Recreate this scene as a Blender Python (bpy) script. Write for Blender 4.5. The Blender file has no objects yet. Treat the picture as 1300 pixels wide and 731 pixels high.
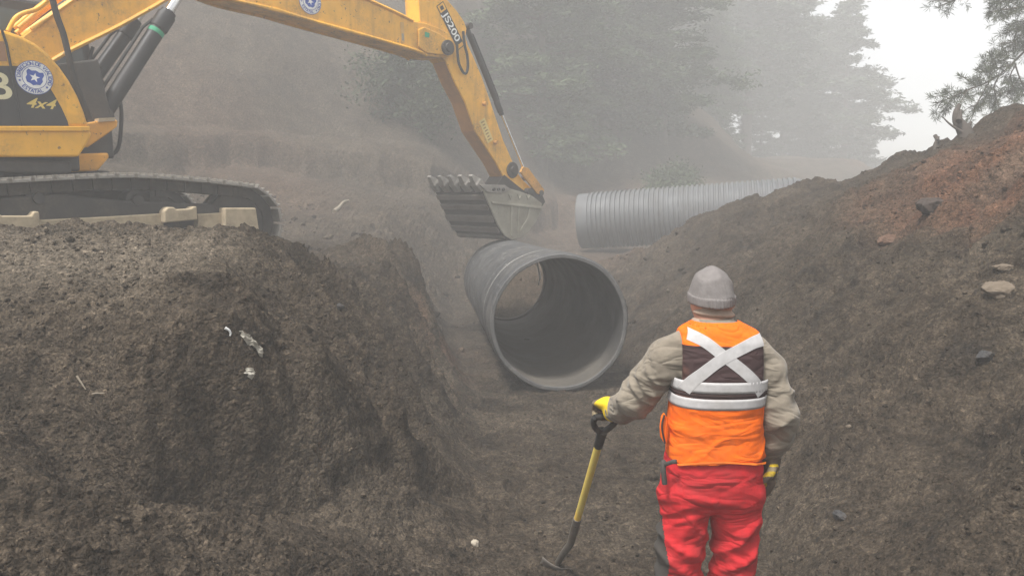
import bpy, math, random
import numpy as np
from mathutils import Vector, Matrix
from mathutils.bvhtree import BVHTree

scene = bpy.context.scene
COL = scene.collection
R = math.radians
rng = np.random.default_rng(7)
random.seed(7)

# ------------------------------------------------------------------ measuring
FPX, CX, CY, EYE = 964.0, 650.0, 365.5, 2.0          # photo pixels (1300 x 731)
PITCH = math.atan((CY - 248.0) / FPX)
CP, SP = math.cos(PITCH), math.sin(PITCH)

def ray(px, py):
    u = (px - CX) / FPX
    v = -(py - CY) / FPX
    return Vector((u, CP + SP * v, -SP + CP * v))

def at(px, py, dist):
    """Point seen at photo pixel (px, py), dist metres ahead."""
    d = ray(px, py)
    return Vector((0, 0, EYE)) + d * (dist / d.y)

# ------------------------------------------------------------------ noise
def _hash(ix, iy, seed):
    ix = ix.astype(np.int64).astype(np.uint32)
    iy = iy.astype(np.int64).astype(np.uint32)
    with np.errstate(over='ignore'):
        n = ix * np.uint32(374761393) + iy * np.uint32(668265263) + np.uint32((seed * 974634777) & 0xffffffff)
        n = (n ^ (n >> np.uint32(13))) * np.uint32(1274126177)
        n = n ^ (n >> np.uint32(16))
    return n

def perlin(x, y, seed=0):
    x = np.asarray(x, dtype=np.float64); y = np.asarray(y, dtype=np.float64)
    x0 = np.floor(x); y0 = np.floor(y)
    fx = x - x0; fy = y - y0
    def g(ix, iy, dx, dy):
        a = _hash(ix, iy, seed).astype(np.float64) * (2 * math.pi / 4294967296.0)
        return np.cos(a) * dx + np.sin(a) * dy
    ux = fx * fx * fx * (fx * (fx * 6 - 15) + 10)
    uy = fy * fy * fy * (fy * (fy * 6 - 15) + 10)
    a = g(x0, y0, fx, fy); b = g(x0 + 1, y0, fx - 1, fy)
    c = g(x0, y0 + 1, fx, fy - 1); d = g(x0 + 1, y0 + 1, fx - 1, fy - 1)
    return ((a * (1 - ux) + b * ux) * (1 - uy) + (c * (1 - ux) + d * ux) * uy) * 1.4

def perlin3(x, y, z, seed=0):
    z0 = np.floor(z); fz = z - z0; uz = fz * fz * fz * (fz * (fz * 6 - 15) + 10)
    iz = z0.astype(np.int64)
    x0 = np.floor(x); y0 = np.floor(y); fx = x - x0; fy = y - y0
    ux = fx * fx * fx * (fx * (fx * 6 - 15) + 10); uy = fy * fy * fy * (fy * (fy * 6 - 15) + 10)
    def g(ix, iy, k, dx, dy, dz):
        h = _hash(ix + 57 * k, iy - 131 * k, seed)
        a = (h & np.uint32(0xffff)).astype(np.float64) * (2 * math.pi / 65536)
        c = (h >> np.uint32(16)).astype(np.float64) * (2 / 65536) - 1
        s = np.sqrt(1 - c * c)
        return np.cos(a) * s * dx + np.sin(a) * s * dy + c * dz
    out = 0
    for dk, w in ((0, 1 - uz), (1, uz)):
        k = iz + dk; dz = fz - dk
        a = g(x0, y0, k, fx, fy, dz); b = g(x0 + 1, y0, k, fx - 1, fy, dz)
        c = g(x0, y0 + 1, k, fx, fy - 1, dz); d = g(x0 + 1, y0 + 1, k, fx - 1, fy - 1, dz)
        out = out + w * ((a * (1 - ux) + b * ux) * (1 - uy) + (c * (1 - ux) + d * ux) * uy)
    return out * 1.5

def fbm(x, y, octv=4, seed=0, gain=.5):
    s = 0; a = 1.0
    for o in range(octv):
        s = s + a * perlin(x * 2 ** o + 13.7 * o, y * 2 ** o - 7.1 * o, seed + o)
        a *= gain
    return s

def billow(x, y, octv=3, seed=0):
    s = 0; a = 1.0
    for o in range(octv):
        s = s + a * (np.abs(perlin(x * 2 ** o + 3.3 * o, y * 2 ** o + 5.9 * o, seed + o)) - .25)
        a *= .5
    return s

def sstep(a, b, x):
    t = np.clip((x - a) / (b - a), 0, 1)
    return t * t * (3 - 2 * t)

def smin(a, b, k):
    h = np.clip(.5 + .5 * (b - a) / k, 0, 1)
    return b * (1 - h) + a * h - k * h * (1 - h)

def smax(a, b, k):
    return -smin(-a, -b, k)

# ------------------------------------------------------------------ scene objects
def tag(o, label=None, cat=None, group=None, kind=None):
    if label: o['label'] = label
    if cat: o['category'] = cat
    if group: o['group'] = group
    if kind: o['kind'] = kind
    return o

def empty(name, loc=(0, 0, 0), rz=0.0):
    o = bpy.data.objects.new(name, None)
    o.empty_display_size = .2
    COL.objects.link(o)
    o.location = loc
    o.rotation_euler = (0, 0, rz)
    return o

def copy_tree(o, parent=None):
    c = o.copy(); COL.objects.link(c)
    if parent: c.parent = parent
    for ch in list(o.children):
        copy_tree(ch, c)
    return c

def link_mesh(name, verts, faces, mats, parent=None, smooth=False, mi=None):
    me = bpy.data.meshes.new(name)
    if isinstance(verts, np.ndarray): verts = verts.tolist()
    if isinstance(faces, np.ndarray): faces = faces.tolist()
    me.from_pydata(verts, [], faces)
    if not isinstance(mats, (list, tuple)): mats = [mats]
    for m in mats: me.materials.append(m)
    if mi is not None: me.polygons.foreach_set('material_index', np.asarray(mi, dtype=np.int32))
    if smooth: me.polygons.foreach_set('use_smooth', np.ones(len(me.polygons), dtype=bool))
    me.update()
    o = bpy.data.objects.new(name, me)
    COL.objects.link(o)
    if parent: o.parent = parent
    return o

def smooth_angle(o, deg=40):
    """smooth shading with hard edges above an angle"""
    me = o.data
    me.polygons.foreach_set('use_smooth', np.ones(len(me.polygons), dtype=bool))
    me.set_sharp_from_angle(angle=R(deg))
    return o

def bevel(o, w=.01, seg=2, deg=35):
    m = o.modifiers.new('bevel', 'BEVEL')
    m.width = w; m.segments = seg; m.limit_method = 'ANGLE'; m.angle_limit = R(deg)
    m.harden_normals = False
    return o

class MB:
    """collects shapes that become one mesh"""
    def __init__(self):
        self.v = []; self.f = []; self.m = []
    def add(self, vs, fs, mi=0):
        n = len(self.v)
        self.v += [tuple(p) for p in vs]
        self.f += [tuple(i + n for i in f) for f in fs]
        self.m += [mi] * len(fs)
        return self
    def box(self, c, s, rot=None, mi=0):
        hx, hy, hz = s[0] / 2, s[1] / 2, s[2] / 2
        p = [Vector((x, y, z)) for x in (-hx, hx) for y in (-hy, hy) for z in (-hz, hz)]
        if rot is not None: p = [rot @ q for q in p]
        p = [q + Vector(c) for q in p]
        return self.add(p, [(0, 1, 3, 2), (4, 6, 7, 5), (0, 4, 5, 1), (2, 3, 7, 6), (0, 2, 6, 4), (1, 5, 7, 3)], mi)
    def prism(self, poly, y0, y1, mi=0):
        """poly: (x, z) points; extruded along local y from y0 to y1"""
        n = len(poly)
        area = sum(poly[i][0] * poly[(i + 1) % n][1] - poly[(i + 1) % n][0] * poly[i][1] for i in range(n))
        if area < 0: poly = poly[::-1]
        a, b = min(y0, y1), max(y0, y1)
        vs = [(x, a, z) for x, z in poly] + [(x, b, z) for x, z in poly]
        fs = [tuple(range(n)), tuple(range(2 * n - 1, n - 1, -1))]
        fs += [(i, i + n, (i + 1) % n + n, (i + 1) % n) for i in range(n)]
        return self.add(vs, fs, mi)
    def tube(self, pts, rad, seg=10, mi=0, caps=True):
        pts = [Vector(p) for p in pts]
        if not hasattr(rad, '__len__'): rad = [rad] * len(pts)
        n = len(pts); vs = []; fs = []
        t0 = (pts[1] - pts[0]).normalized()
        up = Vector((0, 0, 1)) if abs(t0.z) < .9 else Vector((1, 0, 0))
        u = t0.cross(up).normalized()
        for i, p in enumerate(pts):
            t = (pts[min(i + 1, n - 1)] - pts[max(i - 1, 0)]).normalized()
            u = (u - t * u.dot(t)).normalized()
            w = t.cross(u)
            for k in range(seg):
                a = 2 * math.pi * k / seg
                vs.append(p + (u * math.cos(a) + w * math.sin(a)) * rad[i])
        for i in range(n - 1):
            for k in range(seg):
                k2 = (k + 1) % seg
                fs.append((i * seg + k, i * seg + k2, (i + 1) * seg + k2, (i + 1) * seg + k))
        if caps:
            fs.append(tuple(range(seg - 1, -1, -1)))
            fs.append(tuple((n - 1) * seg + k for k in range(seg)))
        return self.add(vs, fs, mi)
    def lathe(self, prof, origin, axis, seg=64, mi=0, closed=False):
        """prof: (r, h) along axis from origin"""
        ax = Vector(axis).normalized()
        up = Vector((0, 0, 1)) if abs(ax.z) < .9 else Vector((1, 0, 0))
        u = ax.cross(up).normalized(); w = ax.cross(u)
        vs = []; fs = []; n = len(prof)
        for r, h in prof:
            for k in range(seg):
                a = 2 * math.pi * k / seg
                vs.append(Vector(origin) + ax * h + (u * math.cos(a) + w * math.sin(a)) * r)
        m = n if closed else n - 1
        for i in range(m):
            j = (i + 1) % n
            for k in range(seg):
                k2 = (k + 1) % seg
                fs.append((i * seg + k, j * seg + k, j * seg + k2, i * seg + k2))
        return self.add(vs, fs, mi)
    def build(self, name, mats, parent=None, smooth=None, bev=None):
        o = link_mesh(name, self.v, self.f, mats, parent, mi=self.m)
        if smooth: smooth_angle(o, smooth)
        if bev: bevel(o, bev)
        return o

def spline(pts, n=8):
    """Catmull-Rom through pts"""
    pts = [Vector(p) for p in pts]
    P = [pts[0] * 2 - pts[1]] + pts + [pts[-1] * 2 - pts[-2]]
    out = []
    for i in range(1, len(P) - 2):
        for k in range(n):
            t = k / n
            a, b, c, d = P[i - 1], P[i], P[i + 1], P[i + 2]
            out.append(.5 * ((2 * b) + (c - a) * t + (2 * a - 5 * b + 4 * c - d) * t * t + (3 * b - a - 3 * c + d) * t ** 3))
    out.append(pts[-1])
    return out

def spline2(pts, n=6, closed=False):
    P = [Vector((p[0], p[1], 0)) for p in pts]
    return [(q.x, q.y) for q in spline(P, n)]

# ------------------------------------------------------------------ materials
def new_mat(name):
    m = bpy.data.materials.new(name); m.use_nodes = True
    nt = m.node_tree
    b = nt.nodes['Principled BSDF']
    return m, nt, b

def N(nt, typ, **kw):
    n = nt.nodes.new(typ)
    for k, v in kw.items():
        if k in n.inputs: n.inputs[k].default_value = v
        else: setattr(n, k, v)
    return n

def L(nt, a, b): nt.links.new(a, b)

def ramp(nt, fac, stops):
    r = nt.nodes.new('ShaderNodeValToRGB')
    while len(r.color_ramp.elements) < len(stops): r.color_ramp.elements.new(.5)
    for e, (p, c) in zip(r.color_ramp.elements, stops):
        e.position = p; e.color = (c, c, c, 1) if not hasattr(c, '__len__') else (*c, 1)
    L(nt, fac, r.inputs[0])
    return r.outputs[0]

def mixc(nt, fac, a, b, mode='MIX'):
    m = nt.nodes.new('ShaderNodeMix'); m.data_type = 'RGBA'; m.blend_type = mode
    if hasattr(fac, 'is_linked'): L(nt, fac, m.inputs[0])
    else: m.inputs[0].default_value = fac
    for s, i in ((a, 6), (b, 7)):
        if hasattr(s, 'is_linked'): L(nt, s, m.inputs[i])
        else: m.inputs[i].default_value = (*s, 1)
    return m.outputs[2]

def noise(nt, scale, detail=4, rough=.55, vec=None, coord='Object'):
    n = N(nt, 'ShaderNodeTexNoise', Scale=scale, Detail=detail, Roughness=rough)
    if vec is None:
        tc = nt.nodes.new('ShaderNodeTexCoord'); vec = tc.outputs[coord]
    L(nt, vec, n.inputs['Vector'])
    return n.outputs[0]

def bumpn(nt, b, h, strength=.3, dist=.01):
    n = N(nt, 'ShaderNodeBump', Strength=strength, Distance=dist)
    L(nt, h, n.inputs['Height']); L(nt, n.outputs[0], b.inputs['Normal'])

def grimy(name, col, dirt=(.13, .105, .08), amount=.35, scale=3.0, rough=.5, metal=0, bump=.12, spec=.4, fine=40, chips=0):
    """paint, metal or cloth with patchy dirt"""
    m, nt, b = new_mat(name)
    n1 = noise(nt, scale, 6, .62)
    n2 = noise(nt, fine, 4, .6)
    f = ramp(nt, n1, [(.45, 0.0), (.72, 1.0)])
    f2 = ramp(nt, n2, [(.35, .35), (.7, 1.0)])
    mul = N(nt, 'ShaderNodeMath', operation='MULTIPLY'); L(nt, f, mul.inputs[0]); L(nt, f2, mul.inputs[1])
    am = N(nt, 'ShaderNodeMath', operation='MULTIPLY'); L(nt, mul.outputs[0], am.inputs[0]); am.inputs[1].default_value = amount
    var = ramp(nt, noise(nt, scale * 2.3, 3), [(.3, .86), (.7, 1.08)])
    base = mixc(nt, 1.0, col, var, 'MULTIPLY')
    if chips:                                       # chipped paint, run-off streaks and grease
        base = mixc(nt, ramp(nt, noise(nt, 17, 5, .7), [(.63, 0), (.66, chips)]), base, (.09, .055, .035))
        tc = nt.nodes.new('ShaderNodeTexCoord'); mp = N(nt, 'ShaderNodeMapping'); mp.inputs['Scale'].default_value = (9, 9, .8); L(nt, tc.outputs['Object'], mp.inputs[0])
        base = mixc(nt, ramp(nt, noise(nt, 1.0, 4, .6, vec=mp.outputs[0]), [(.52, 0), (.72, .45 * chips)]), base, (.20, .12, .05))
    L(nt, mixc(nt, am.outputs[0], base, dirt), b.inputs['Base Color'])
    rr = ramp(nt, n1, [(.3, max(rough - .08, 0.05)), (.75, min(rough + .25, 1))])
    L(nt, rr, b.inputs['Roughness'])
    b.inputs['Metallic'].default_value = metal
    b.inputs['Specular IOR Level'].default_value = spec
    if bump: bumpn(nt, b, n2, bump, .004)
    return m

def plain(name, col, rough=.6, metal=0, spec=.4):
    return grimy(name, col, amount=.15, rough=rough, metal=metal, spec=spec, bump=.05)
# ================================================================== TERRAIN
def I(v, xs, ys): return np.interp(v, xs, ys)

def ridge_noise(u, v, seed):
    """sharp-crested ridges, 0..1"""
    return 1 - np.abs(perlin(u, v, seed)) * 2

def terrain(x, y, detail=True):
    wob = .12 * perlin(x * .9, y * .9, 3) + .05 * perlin(x * 2.7, y * 2.7, 4)
    xl = I(y, [0, 3, 4, 4.8, 7.5, 8.5, 10, 13, 15], [-.05, -.08, -.12, -.25, -.36, -.48, -.8, -1.1, -1.2]) + .6 * wob
    xr = I(y, [0, 3, 5, 7.5, 9, 11, 13, 15], [1.3, 1.38, 1.5, 1.42, 1.38, 1.3, 1.25, 1.2]) + .6 * wob
    zf = I(y, [-8, 0, 3, 5, 8, 13.4, 14.4, 17, 20], [.7, .35, 0, 0, -.1, -.26, -.15, .45, .45])
    zf = zf + .025 * fbm(x * 1.6, y * 1.6, 3, 11)
    # ----- far ground and the hillside
    gb = .46 + .79 * sstep(1.0, -3.5, x) + .3 * sstep(3.5, 8, x)
    yf = I(x, [-60, -4.1, -2, 0, 1.5, 20, 60], [-36, 14, 15.5, 19, 22.5, 33, 60])
    yf = np.maximum(yf, 6.5 - .6 * (x + 14)*0)
    big = fbm(x * .12, y * .12, 3, 21)
    q = y - yf + 1.2 * perlin(x * .25, y * .25, 22)
    hill = np.where(q > 0, np.where(q < 6, .3 * q, 1.8 + .75 * (q - 6)), 0)
    hill = smin(hill, I(x, [-60, 3, 7, 12, 20, 40], [13, 12, 6.5, 2.4, 1.8, 1.8]), 3)
    hill = np.maximum(hill, 0)
    lw = q + .35 * np.clip(x + 6, -8, 6) + 1.0 * perlin(x * .3, y * .3, 24) + .35 * perlin(x * 1.1, y * 1.1, 25) + .1 * perlin(x * 3, y * 3, 26)
    ledge = sstep(4.5, 4.9, lw) * .42 - .18 * sstep(3.2, 4.6, lw) * (1 - sstep(4.6, 4.75, lw))
    ledge = ledge + .08 * sstep(2.2, 2.5, lw) + .25 * sstep(8.4, 9.0, lw) + .4 * sstep(12, 12.9, lw)
    G = gb + hill + ledge * (x < 22) + np.where(q > 6, .5, .08) * big
    G = G + 1.05 * np.exp(-(((x + 1.9) / .75) ** 2 + ((y - 15.2) / 1.1) ** 2))       # mound behind the bucket
    G = G + .35 * np.exp(-(((x + 1.1) / .5) ** 2 + ((y - 12.6) / .6) ** 2))
    # ----- left bank
    cr = 5.6 + .15 * (x + 3)
    sig = np.where(y > cr, 1.25, 1.7)
    Tl = 1.23 + .53 * np.exp(-((y - cr) / sig) ** 2) * sstep(-8.5, -4.5, x) + .50 * np.exp(-((y - 9.7) / .75) ** 2 - ((x + 1.45) / .6) ** 2)
    Tl = Tl + .06 * fbm(x * .9, y * .9, 3, 31)
    Tl = np.where(y > 10, np.minimum(Tl, np.maximum(G, 1.0)), Tl)
    Tl = smax(Tl, G - .02, .1) 
    s = xl - x
    zwl = zf + 1.06 * s + .16 * fbm(x * 1.1, y * 1.1, 2, 33) * sstep(0, .5, s)
    bankL = smin(zwl, Tl, .16)
    # the cut face and the talus fan towards the photographer
    yc = I(x, [-9, -5, -3.5, -2.6, -1.75, -1.35, -.9, -.5, 0], [5.5, 4.6, 4.15, 3.8, 3.62, 3.95, 4.42, 4.85, 5.2])
    yc = yc + .13 * perlin(x * 2.1, y * 1.2, 35) + .06 * perlin(x * 5, y * 5, 36)
    tal = .23 + .54 * (-x - .78) + .10 * perlin(x * .8 + 3, y * .8, 37)
    tal = tal + .13 * np.clip(ridge_noise((y - .5 * x) * 1.55 + .12 * perlin(x * 1.5, y * 1.5, 40), x * .22, 38), 0, 1) ** 1.4 - .04
    tal = smin(tal, 1.35 + 0 * x, .3)
    cut = sstep(-.24, .10, y - yc)
    tal = tal - .25 * np.exp(-((x + 1.72) / .62) ** 2 - ((y - (yc - .26)) / .26) ** 2) - .16 * np.exp(-((x + 2.9) / .5) ** 2 - ((y - (yc - .3)) / .25) ** 2)
    lowl = smin(tal, bankL, .08)
    bankL = lowl + (bankL - lowl) * cut
    t_ = np.clip((x + 1.95) / 1.35, 0, 1); dl = y - (4.12 + .62 * t_ + .06 * perlin(x * 3, y * 0, 39))
    bankL = bankL + .13 * np.exp(-np.abs(dl) / .13) * sstep(-2.2, -1.8, x) * (1 - sstep(-.8, -.5, x))
    bankL = bankL + .72 * np.exp(-((y - 9.6) / .62) ** 2 - ((x + 1.38) / .42) ** 2) + .3 * np.exp(-((y - 8.3) / .35) ** 2 - ((x + 1.25) / .35) ** 2)
    # ----- right heap
    xcr = I(y, [-8, 6, 8, 9, 10, 11, 12, 13, 14, 15.5, 17], [5.6, 5.7, 5.5, 5.75, 5.7, 5.1, 4.45, 3.8, 3.15, 2.3, 1.7])
    zcr = I(y, [-8, 5, 8, 9, 10, 11, 12, 13, 14, 15.5, 17], [3.1, 3.2, 3.0, 2.9, 2.64, 2.42, 2.14, 1.85, 1.45, .72, .5])
    u = (x - xr) / np.maximum(xcr - xr, .3)
    uc = np.clip(u, 0, 1)
    g = uc ** .88 + .05 * np.sin(uc * 3.14159)
    zr = zf + (zcr - zf) * g
    zr = zr + (.13 * fbm(x * .7, y * .7, 3, 41)) * sstep(0, .25, u)
    back = np.maximum(x - xcr, 0)
    zr = zr - .5 * back - .15 * np.minimum(back, .6)
    zr = np.where(u > .8, smax(zr, np.where(u > .8, G - .05, -3), .12), zr)
    zr = np.where(u <= 0, -5, zr)
    # ----- put together
    h = smax(zf, bankL, .14)
    h = np.where(x > (xl + xr) / 2, smax(zf, zr, .14), h)
    w = sstep(14.6, 17.2, y)
    h = h * (1 - w) + np.maximum(G, np.where(x > 1.2, zr, -5)) * w
    if not detail: return h
    # ----- surface character
    onL = sstep(.05, .5, s) * (y < 15); onR = sstep(.02, .2, u) * (1 - sstep(1.0, 1.2, u)) * (y < 17)
    near = 1 - sstep(12, 30, np.hypot(x, y))
    wallL = onL * (1 - sstep(-.55, .0, zwl - Tl)) * cut
    # rills that run down the walls
    rl = 1.2 * np.clip(ridge_noise(1.5 * (y + .68 * x) + .18 * perlin(x, y, 50), x * .25, 51), 0, 1) ** 1.5
    rl2 = np.clip(ridge_noise(4.3 * (y + .72 * x), x * .5, 52), 0, 1)
    h = h + wallL * (.34 * rl + .10 * rl2 - .22)
    rr = ridge_noise(y * 1.1 - .25 * x + .3 * perlin(x, y, 53), x * .3, 54)
    rr2 = ridge_noise(y * 3.4 - .6 * x, x * .6, 55)
    h = h + onR * (.13 * rr + .05 * rr2 - .08) * (1 - .7 * sstep(.55, .9, u))
    # slabs that broke away
    st = perlin(x * 1.3 + 9, y * 1.3, 57)
    h = h + (wallL + .7 * onR) * .07 * (sstep(.05, .12, st) - sstep(-.25, -.1, st))
    h = h + .06 * near * fbm(x * 3.1, y * 3.1, 2, 75) * np.exp(-((u - 1) / .12) ** 2)
    bank = np.clip(onL + onR + sstep(14, 16, y), 0, 1)
    fl = (1 - bank) * near
    h = h + fl * (.026 * perlin(x * 4, y * 6, 71) + .018 * ridge_noise(x * 4, y * 11, 72) * sstep(-.1, .4, perlin(x * 1.4, y * 1.4, 73)))
    r = np.random.default_rng(44)
    for i in range(170):                                  # boot prints
        bx, by = r.uniform(-.35, 1.5), r.uniform(3.2, 8.4); a = r.normal() * .7
        j0, j1 = np.searchsorted(y[:, 0], [by - .2, by + .2]); i0, i1 = np.searchsorted(x[0], [bx - .2, bx + .2])
        X_, Y_ = x[j0:j1, i0:i1] - bx, y[j0:j1, i0:i1] - by
        u_ = X_ * math.cos(a) + Y_ * math.sin(a); v_ = -X_ * math.sin(a) + Y_ * math.cos(a)
        e = (u_ / (.048 + .012 * np.sin(v_ * 16))) ** 2 + (v_ / .14) ** 2
        h[j0:j1, i0:i1] += (-.022 * sstep(1.15, .7, e) + .012 * np.exp(-((e - 1.5) / .35) ** 2)) * fl[j0:j1, i0:i1] * r.uniform(.4, 1)
    return h, bank * (1 - .38 * wallL), near

def roughen(x, y, h, bank, near):
    """push the surface out along its normal: clods, crumbs and hollows"""
    dy, dx = np.gradient(h); 
    dhx = dx / np.gradient(x, axis=1); dhy = dy / np.gradient(y, axis=0)
    nl = np.sqrt(1 + dhx ** 2 + dhy ** 2); nx, ny, nz = -dhx / nl, -dhy / nl, 1 / nl
    steep = sstep(.35, 1.0, np.hypot(dhx, dhy)); near = near * (1 - .35 * sstep(.8, 1.6, np.hypot(dhx, dhy)))
    patch = .45 + .55 * sstep(-.25, .35, perlin3(x * .9, y * .9, h * .9, 60))
    bank = bank * np.where(x > .5, .72, 1.0)
    d = .055 * bank * (np.abs(perlin3(x * 1.5, y * 1.5, h * 1.5, 61)) - .2)
    d = d + (.06 * bank * (.55 + .45 * steep) + .012) * patch * (np.abs(perlin3(x * 3.3, y * 3.3, h * 3.3, 62)) - .2)
    d = d + (.060 * bank + .014) * patch * (np.abs(perlin3(x * 7.1, y * 7.1, h * 7.1, 63)) - .2)
    d = d + (.036 * bank + .010) * patch * (np.abs(perlin3(x * 15, y * 15, h * 15, 64)) - .2)
    d = d + (.017 * bank + .007) * (np.abs(perlin3(x * 31, y * 31, h * 31, 65)) - .2)
    d = d + (.008 * bank + .005) * perlin3(x * 64, y * 64, h * 64, 66)
    rz = red_zone(x, y)
    d = d + .05 * rz * (np.abs(perlin3(x * 5, y * 5, h * 5, 67)) - .2)
    d = d * near
    return x + nx * d, y + ny * d, h + nz * d

def red_zone(x, y):
    """where the reddish subsoil was tipped, high on the right heap"""
    a = sstep(3.25, 3.9, x + .15 * perlin(x * 1.4, y * 1.4, 81) + .25 * perlin(x * .5, y * .5, 80) + .0 * y) 
    b = sstep(5.0, 6.0, y + .35 * perlin(x, y, 82)) * (1 - sstep(7.3, 8.9, y + .5 * perlin(x * .8, y * .8, 83)))
    return a * b

def axis(a, b, core, step, grow):
    """ticks from core outwards whose spacing grows"""
    t = list(np.arange(core[0], core[1], step)); t.append(core[1])
    d = step; p = core[1]
    while p < b: d *= grow; p += d; t.append(min(p, b))
    d = step; p = core[0]; lo = []
    while p > a: d *= grow; p -= d; lo.append(max(p, a))
    return np.array(lo[::-1] + t)

xs = axis(-62, 62, (-3.4, 4.4), .0155, 1.018)
ys = [2.2]; 
while ys[-1] < 67: ys.append(ys[-1] + max(.0125, .0052 * ys[-1]) * (1 if ys[-1] < 20 else 2.0))
ys = np.concatenate([np.arange(-18, 0, .35), np.arange(0, 2.2, .05), np.array(ys)])
GX, GY = np.meshgrid(xs, ys)
_h, _b, _n = terrain(GX, GY)
VX, VY, VZ = roughen(GX, GY, _h, _b, _n)

def soil_material():
    m, nt, b = new_mat('volcanic soil')
    at_r = N(nt, 'ShaderNodeAttribute', attribute_name='red'); at_d = N(nt, 'ShaderNodeAttribute', attribute_name='dry')
    n0 = noise(nt, .7, 5, .6); n1 = noise(nt, 3.2, 6, .65); n2 = noise(nt, 16, 5, .6); n3 = noise(nt, 75, 3, .65)
    c = mixc(nt, ramp(nt, n0, [(.33, 0), (.66, 1)]), (.0235, .0180, .0126), (.0415, .0318, .0225))
    c = mixc(nt, ramp(nt, n1, [(.42, 0), (.66, .6)]), c, (.076, .059, .042))
    c = mixc(nt, ramp(nt, n1, [(.28, .8), (.42, 0)]), c, (.017, .0145, .012))
    c = mixc(nt, at_d.outputs['Fac'], c, (.135, .112, .084))
    c = mixc(nt, at_r.outputs['Fac'], c, mixc(nt, ramp(nt, n1, [(.3, 0), (.7, 1)]), (.066, .032, .020), (.120, .064, .038)))
    c = mixc(nt, 1.0, c, ramp(nt, n2, [(.36, .75), (.64, 1.25)]), 'MULTIPLY')
    c = mixc(nt, 1.0, c, ramp(nt, n3, [(.28, .50), (.72, 1.60)]), 'MULTIPLY')  # random albedo grain, also painting in tiny shadows between crumbs
    tco = nt.nodes.new('ShaderNodeTexCoord'); warp = N(nt, 'ShaderNodeTexNoise', Scale=30, Detail=2); L(nt, tco.outputs['Object'], warp.inputs['Vector'])
    wv = N(nt, 'ShaderNodeVectorMath', operation='MULTIPLY_ADD'); L(nt, warp.outputs['Color'], wv.inputs[0]); wv.inputs[1].default_value = (.03, .03, .03); L(nt, tco.outputs['Object'], wv.inputs[2])
    hts = []
    for sc, lo, hi in ((24, .80, 1.22), (58, .66, 1.38), (125, .74, 1.32)):      # crumbs, each with its own tone
        vo = N(nt, 'ShaderNodeTexVoronoi', Scale=sc); L(nt, wv.outputs[0], vo.inputs['Vector'])
        sp = nt.nodes.new('ShaderNodeSeparateColor'); L(nt, vo.outputs['Color'], sp.inputs[0])
        c = mixc(nt, 1.0, c, ramp(nt, sp.outputs[0], [(0, lo), (1, hi)]), 'MULTIPLY'); hts.append(vo.outputs['Distance'])
    tn = N(nt, 'ShaderNodeAttribute', attribute_name='tone'); ta = N(nt, 'ShaderNodeMath', operation='ADD'); L(nt, tn.outputs['Fac'], ta.inputs[0]); ta.inputs[1].default_value = 1.0
    c = mixc(nt, 1.0, c, ta.outputs[0], 'MULTIPLY')
    L(nt, c, b.inputs['Base Color'])
    b.inputs['Roughness'].default_value = .95; b.inputs['Specular IOR Level'].default_value = .12
    add = N(nt, 'ShaderNodeMath', operation='MULTIPLY_ADD'); L(nt, n3, add.inputs[0]); add.inputs[1].default_value = .35; L(nt, n2, add.inputs[2])
    ad2 = N(nt, 'ShaderNodeMath', operation='MULTIPLY_ADD'); L(nt, hts[0], ad2.inputs[0]); ad2.inputs[1].default_value = -.45; L(nt, add.outputs[0], ad2.inputs[2])
    ad3 = N(nt, 'ShaderNodeMath', operation='MULTIPLY_ADD'); L(nt, hts[1], ad3.inputs[0]); ad3.inputs[1].default_value = -.3; L(nt, ad2.outputs[0], ad3.inputs[2])
    bumpn(nt, b, ad3.outputs[0], 1.0, .03)
    return m
M_SOIL = soil_material()

def soil_attributes(me, x, y):
    red = red_zone(x, y) * (.55 + .45 * sstep(-.3, .2, fbm(x * 1.7, y * 1.7, 3, 91)))
    red += .45 * np.exp(-(((x + .75) / .35) ** 2 + ((y - 9.0) / 1.2) ** 2)) * sstep(-.1, .25, fbm(x * 3, y * 3, 2, 92))
    red += .25 * sstep(0, .5, perlin(x * .15, y * .15, 95)) * sstep(13, 16, y)
    dry = .55 * np.exp(-((y - (4.75 + .1 * (x + 3))) / .65) ** 2) * sstep(-1.5, -2.1, x) * sstep(-7, -5, x)
    dry += .12 * sstep(.15, .5, perlin(x * 1.1 + 40, y * 1.1, 93)) + .14 * sstep(11, 16, y)
    dry += .5 * np.exp(-(((x - 4.05) / .16) ** 2 + ((y - 6.3) / .22) ** 2))
    for nm, a in (('red', red), ('dry', dry)):
        at_ = me.attributes.new(nm, 'FLOAT', 'POINT'); at_.data.foreach_set('value', np.clip(a, 0, 1).astype(np.float32))

def build_ground():
    ny, nx = GX.shape
    V = np.stack([VX, VY, VZ], -1).reshape(-1, 3).astype(np.float32)
    idx = np.arange(ny * nx, dtype=np.int32).reshape(ny, nx)
    Q = np.stack([idx[:-1, :-1], idx[:-1, 1:], idx[1:, 1:], idx[1:, :-1]], -1).reshape(-1, 4)
    me = bpy.data.meshes.new('ground')
    me.vertices.add(len(V)); me.vertices.foreach_set('co', V.ravel())
    me.loops.add(Q.size); me.loops.foreach_set('vertex_index', Q.ravel())
    me.polygons.add(len(Q)); me.polygons.foreach_set('loop_start', np.arange(0, Q.size, 4, dtype=np.int32))
    me.polygons.foreach_set('use_smooth', np.ones(len(Q), dtype=bool))
    me.update(calc_edges=True)
    x, y, z = V[:, 0].astype(float), V[:, 1].astype(float), V[:, 2].astype(float)
    soil_attributes(me, x, y)
    me.materials.append(M_SOIL)
    o = bpy.data.objects.new('ground', me); COL.objects.link(o)
    tag(o, kind='structure')
    return o
ground = build_ground()
bpy.context.view_layer.update()
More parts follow.
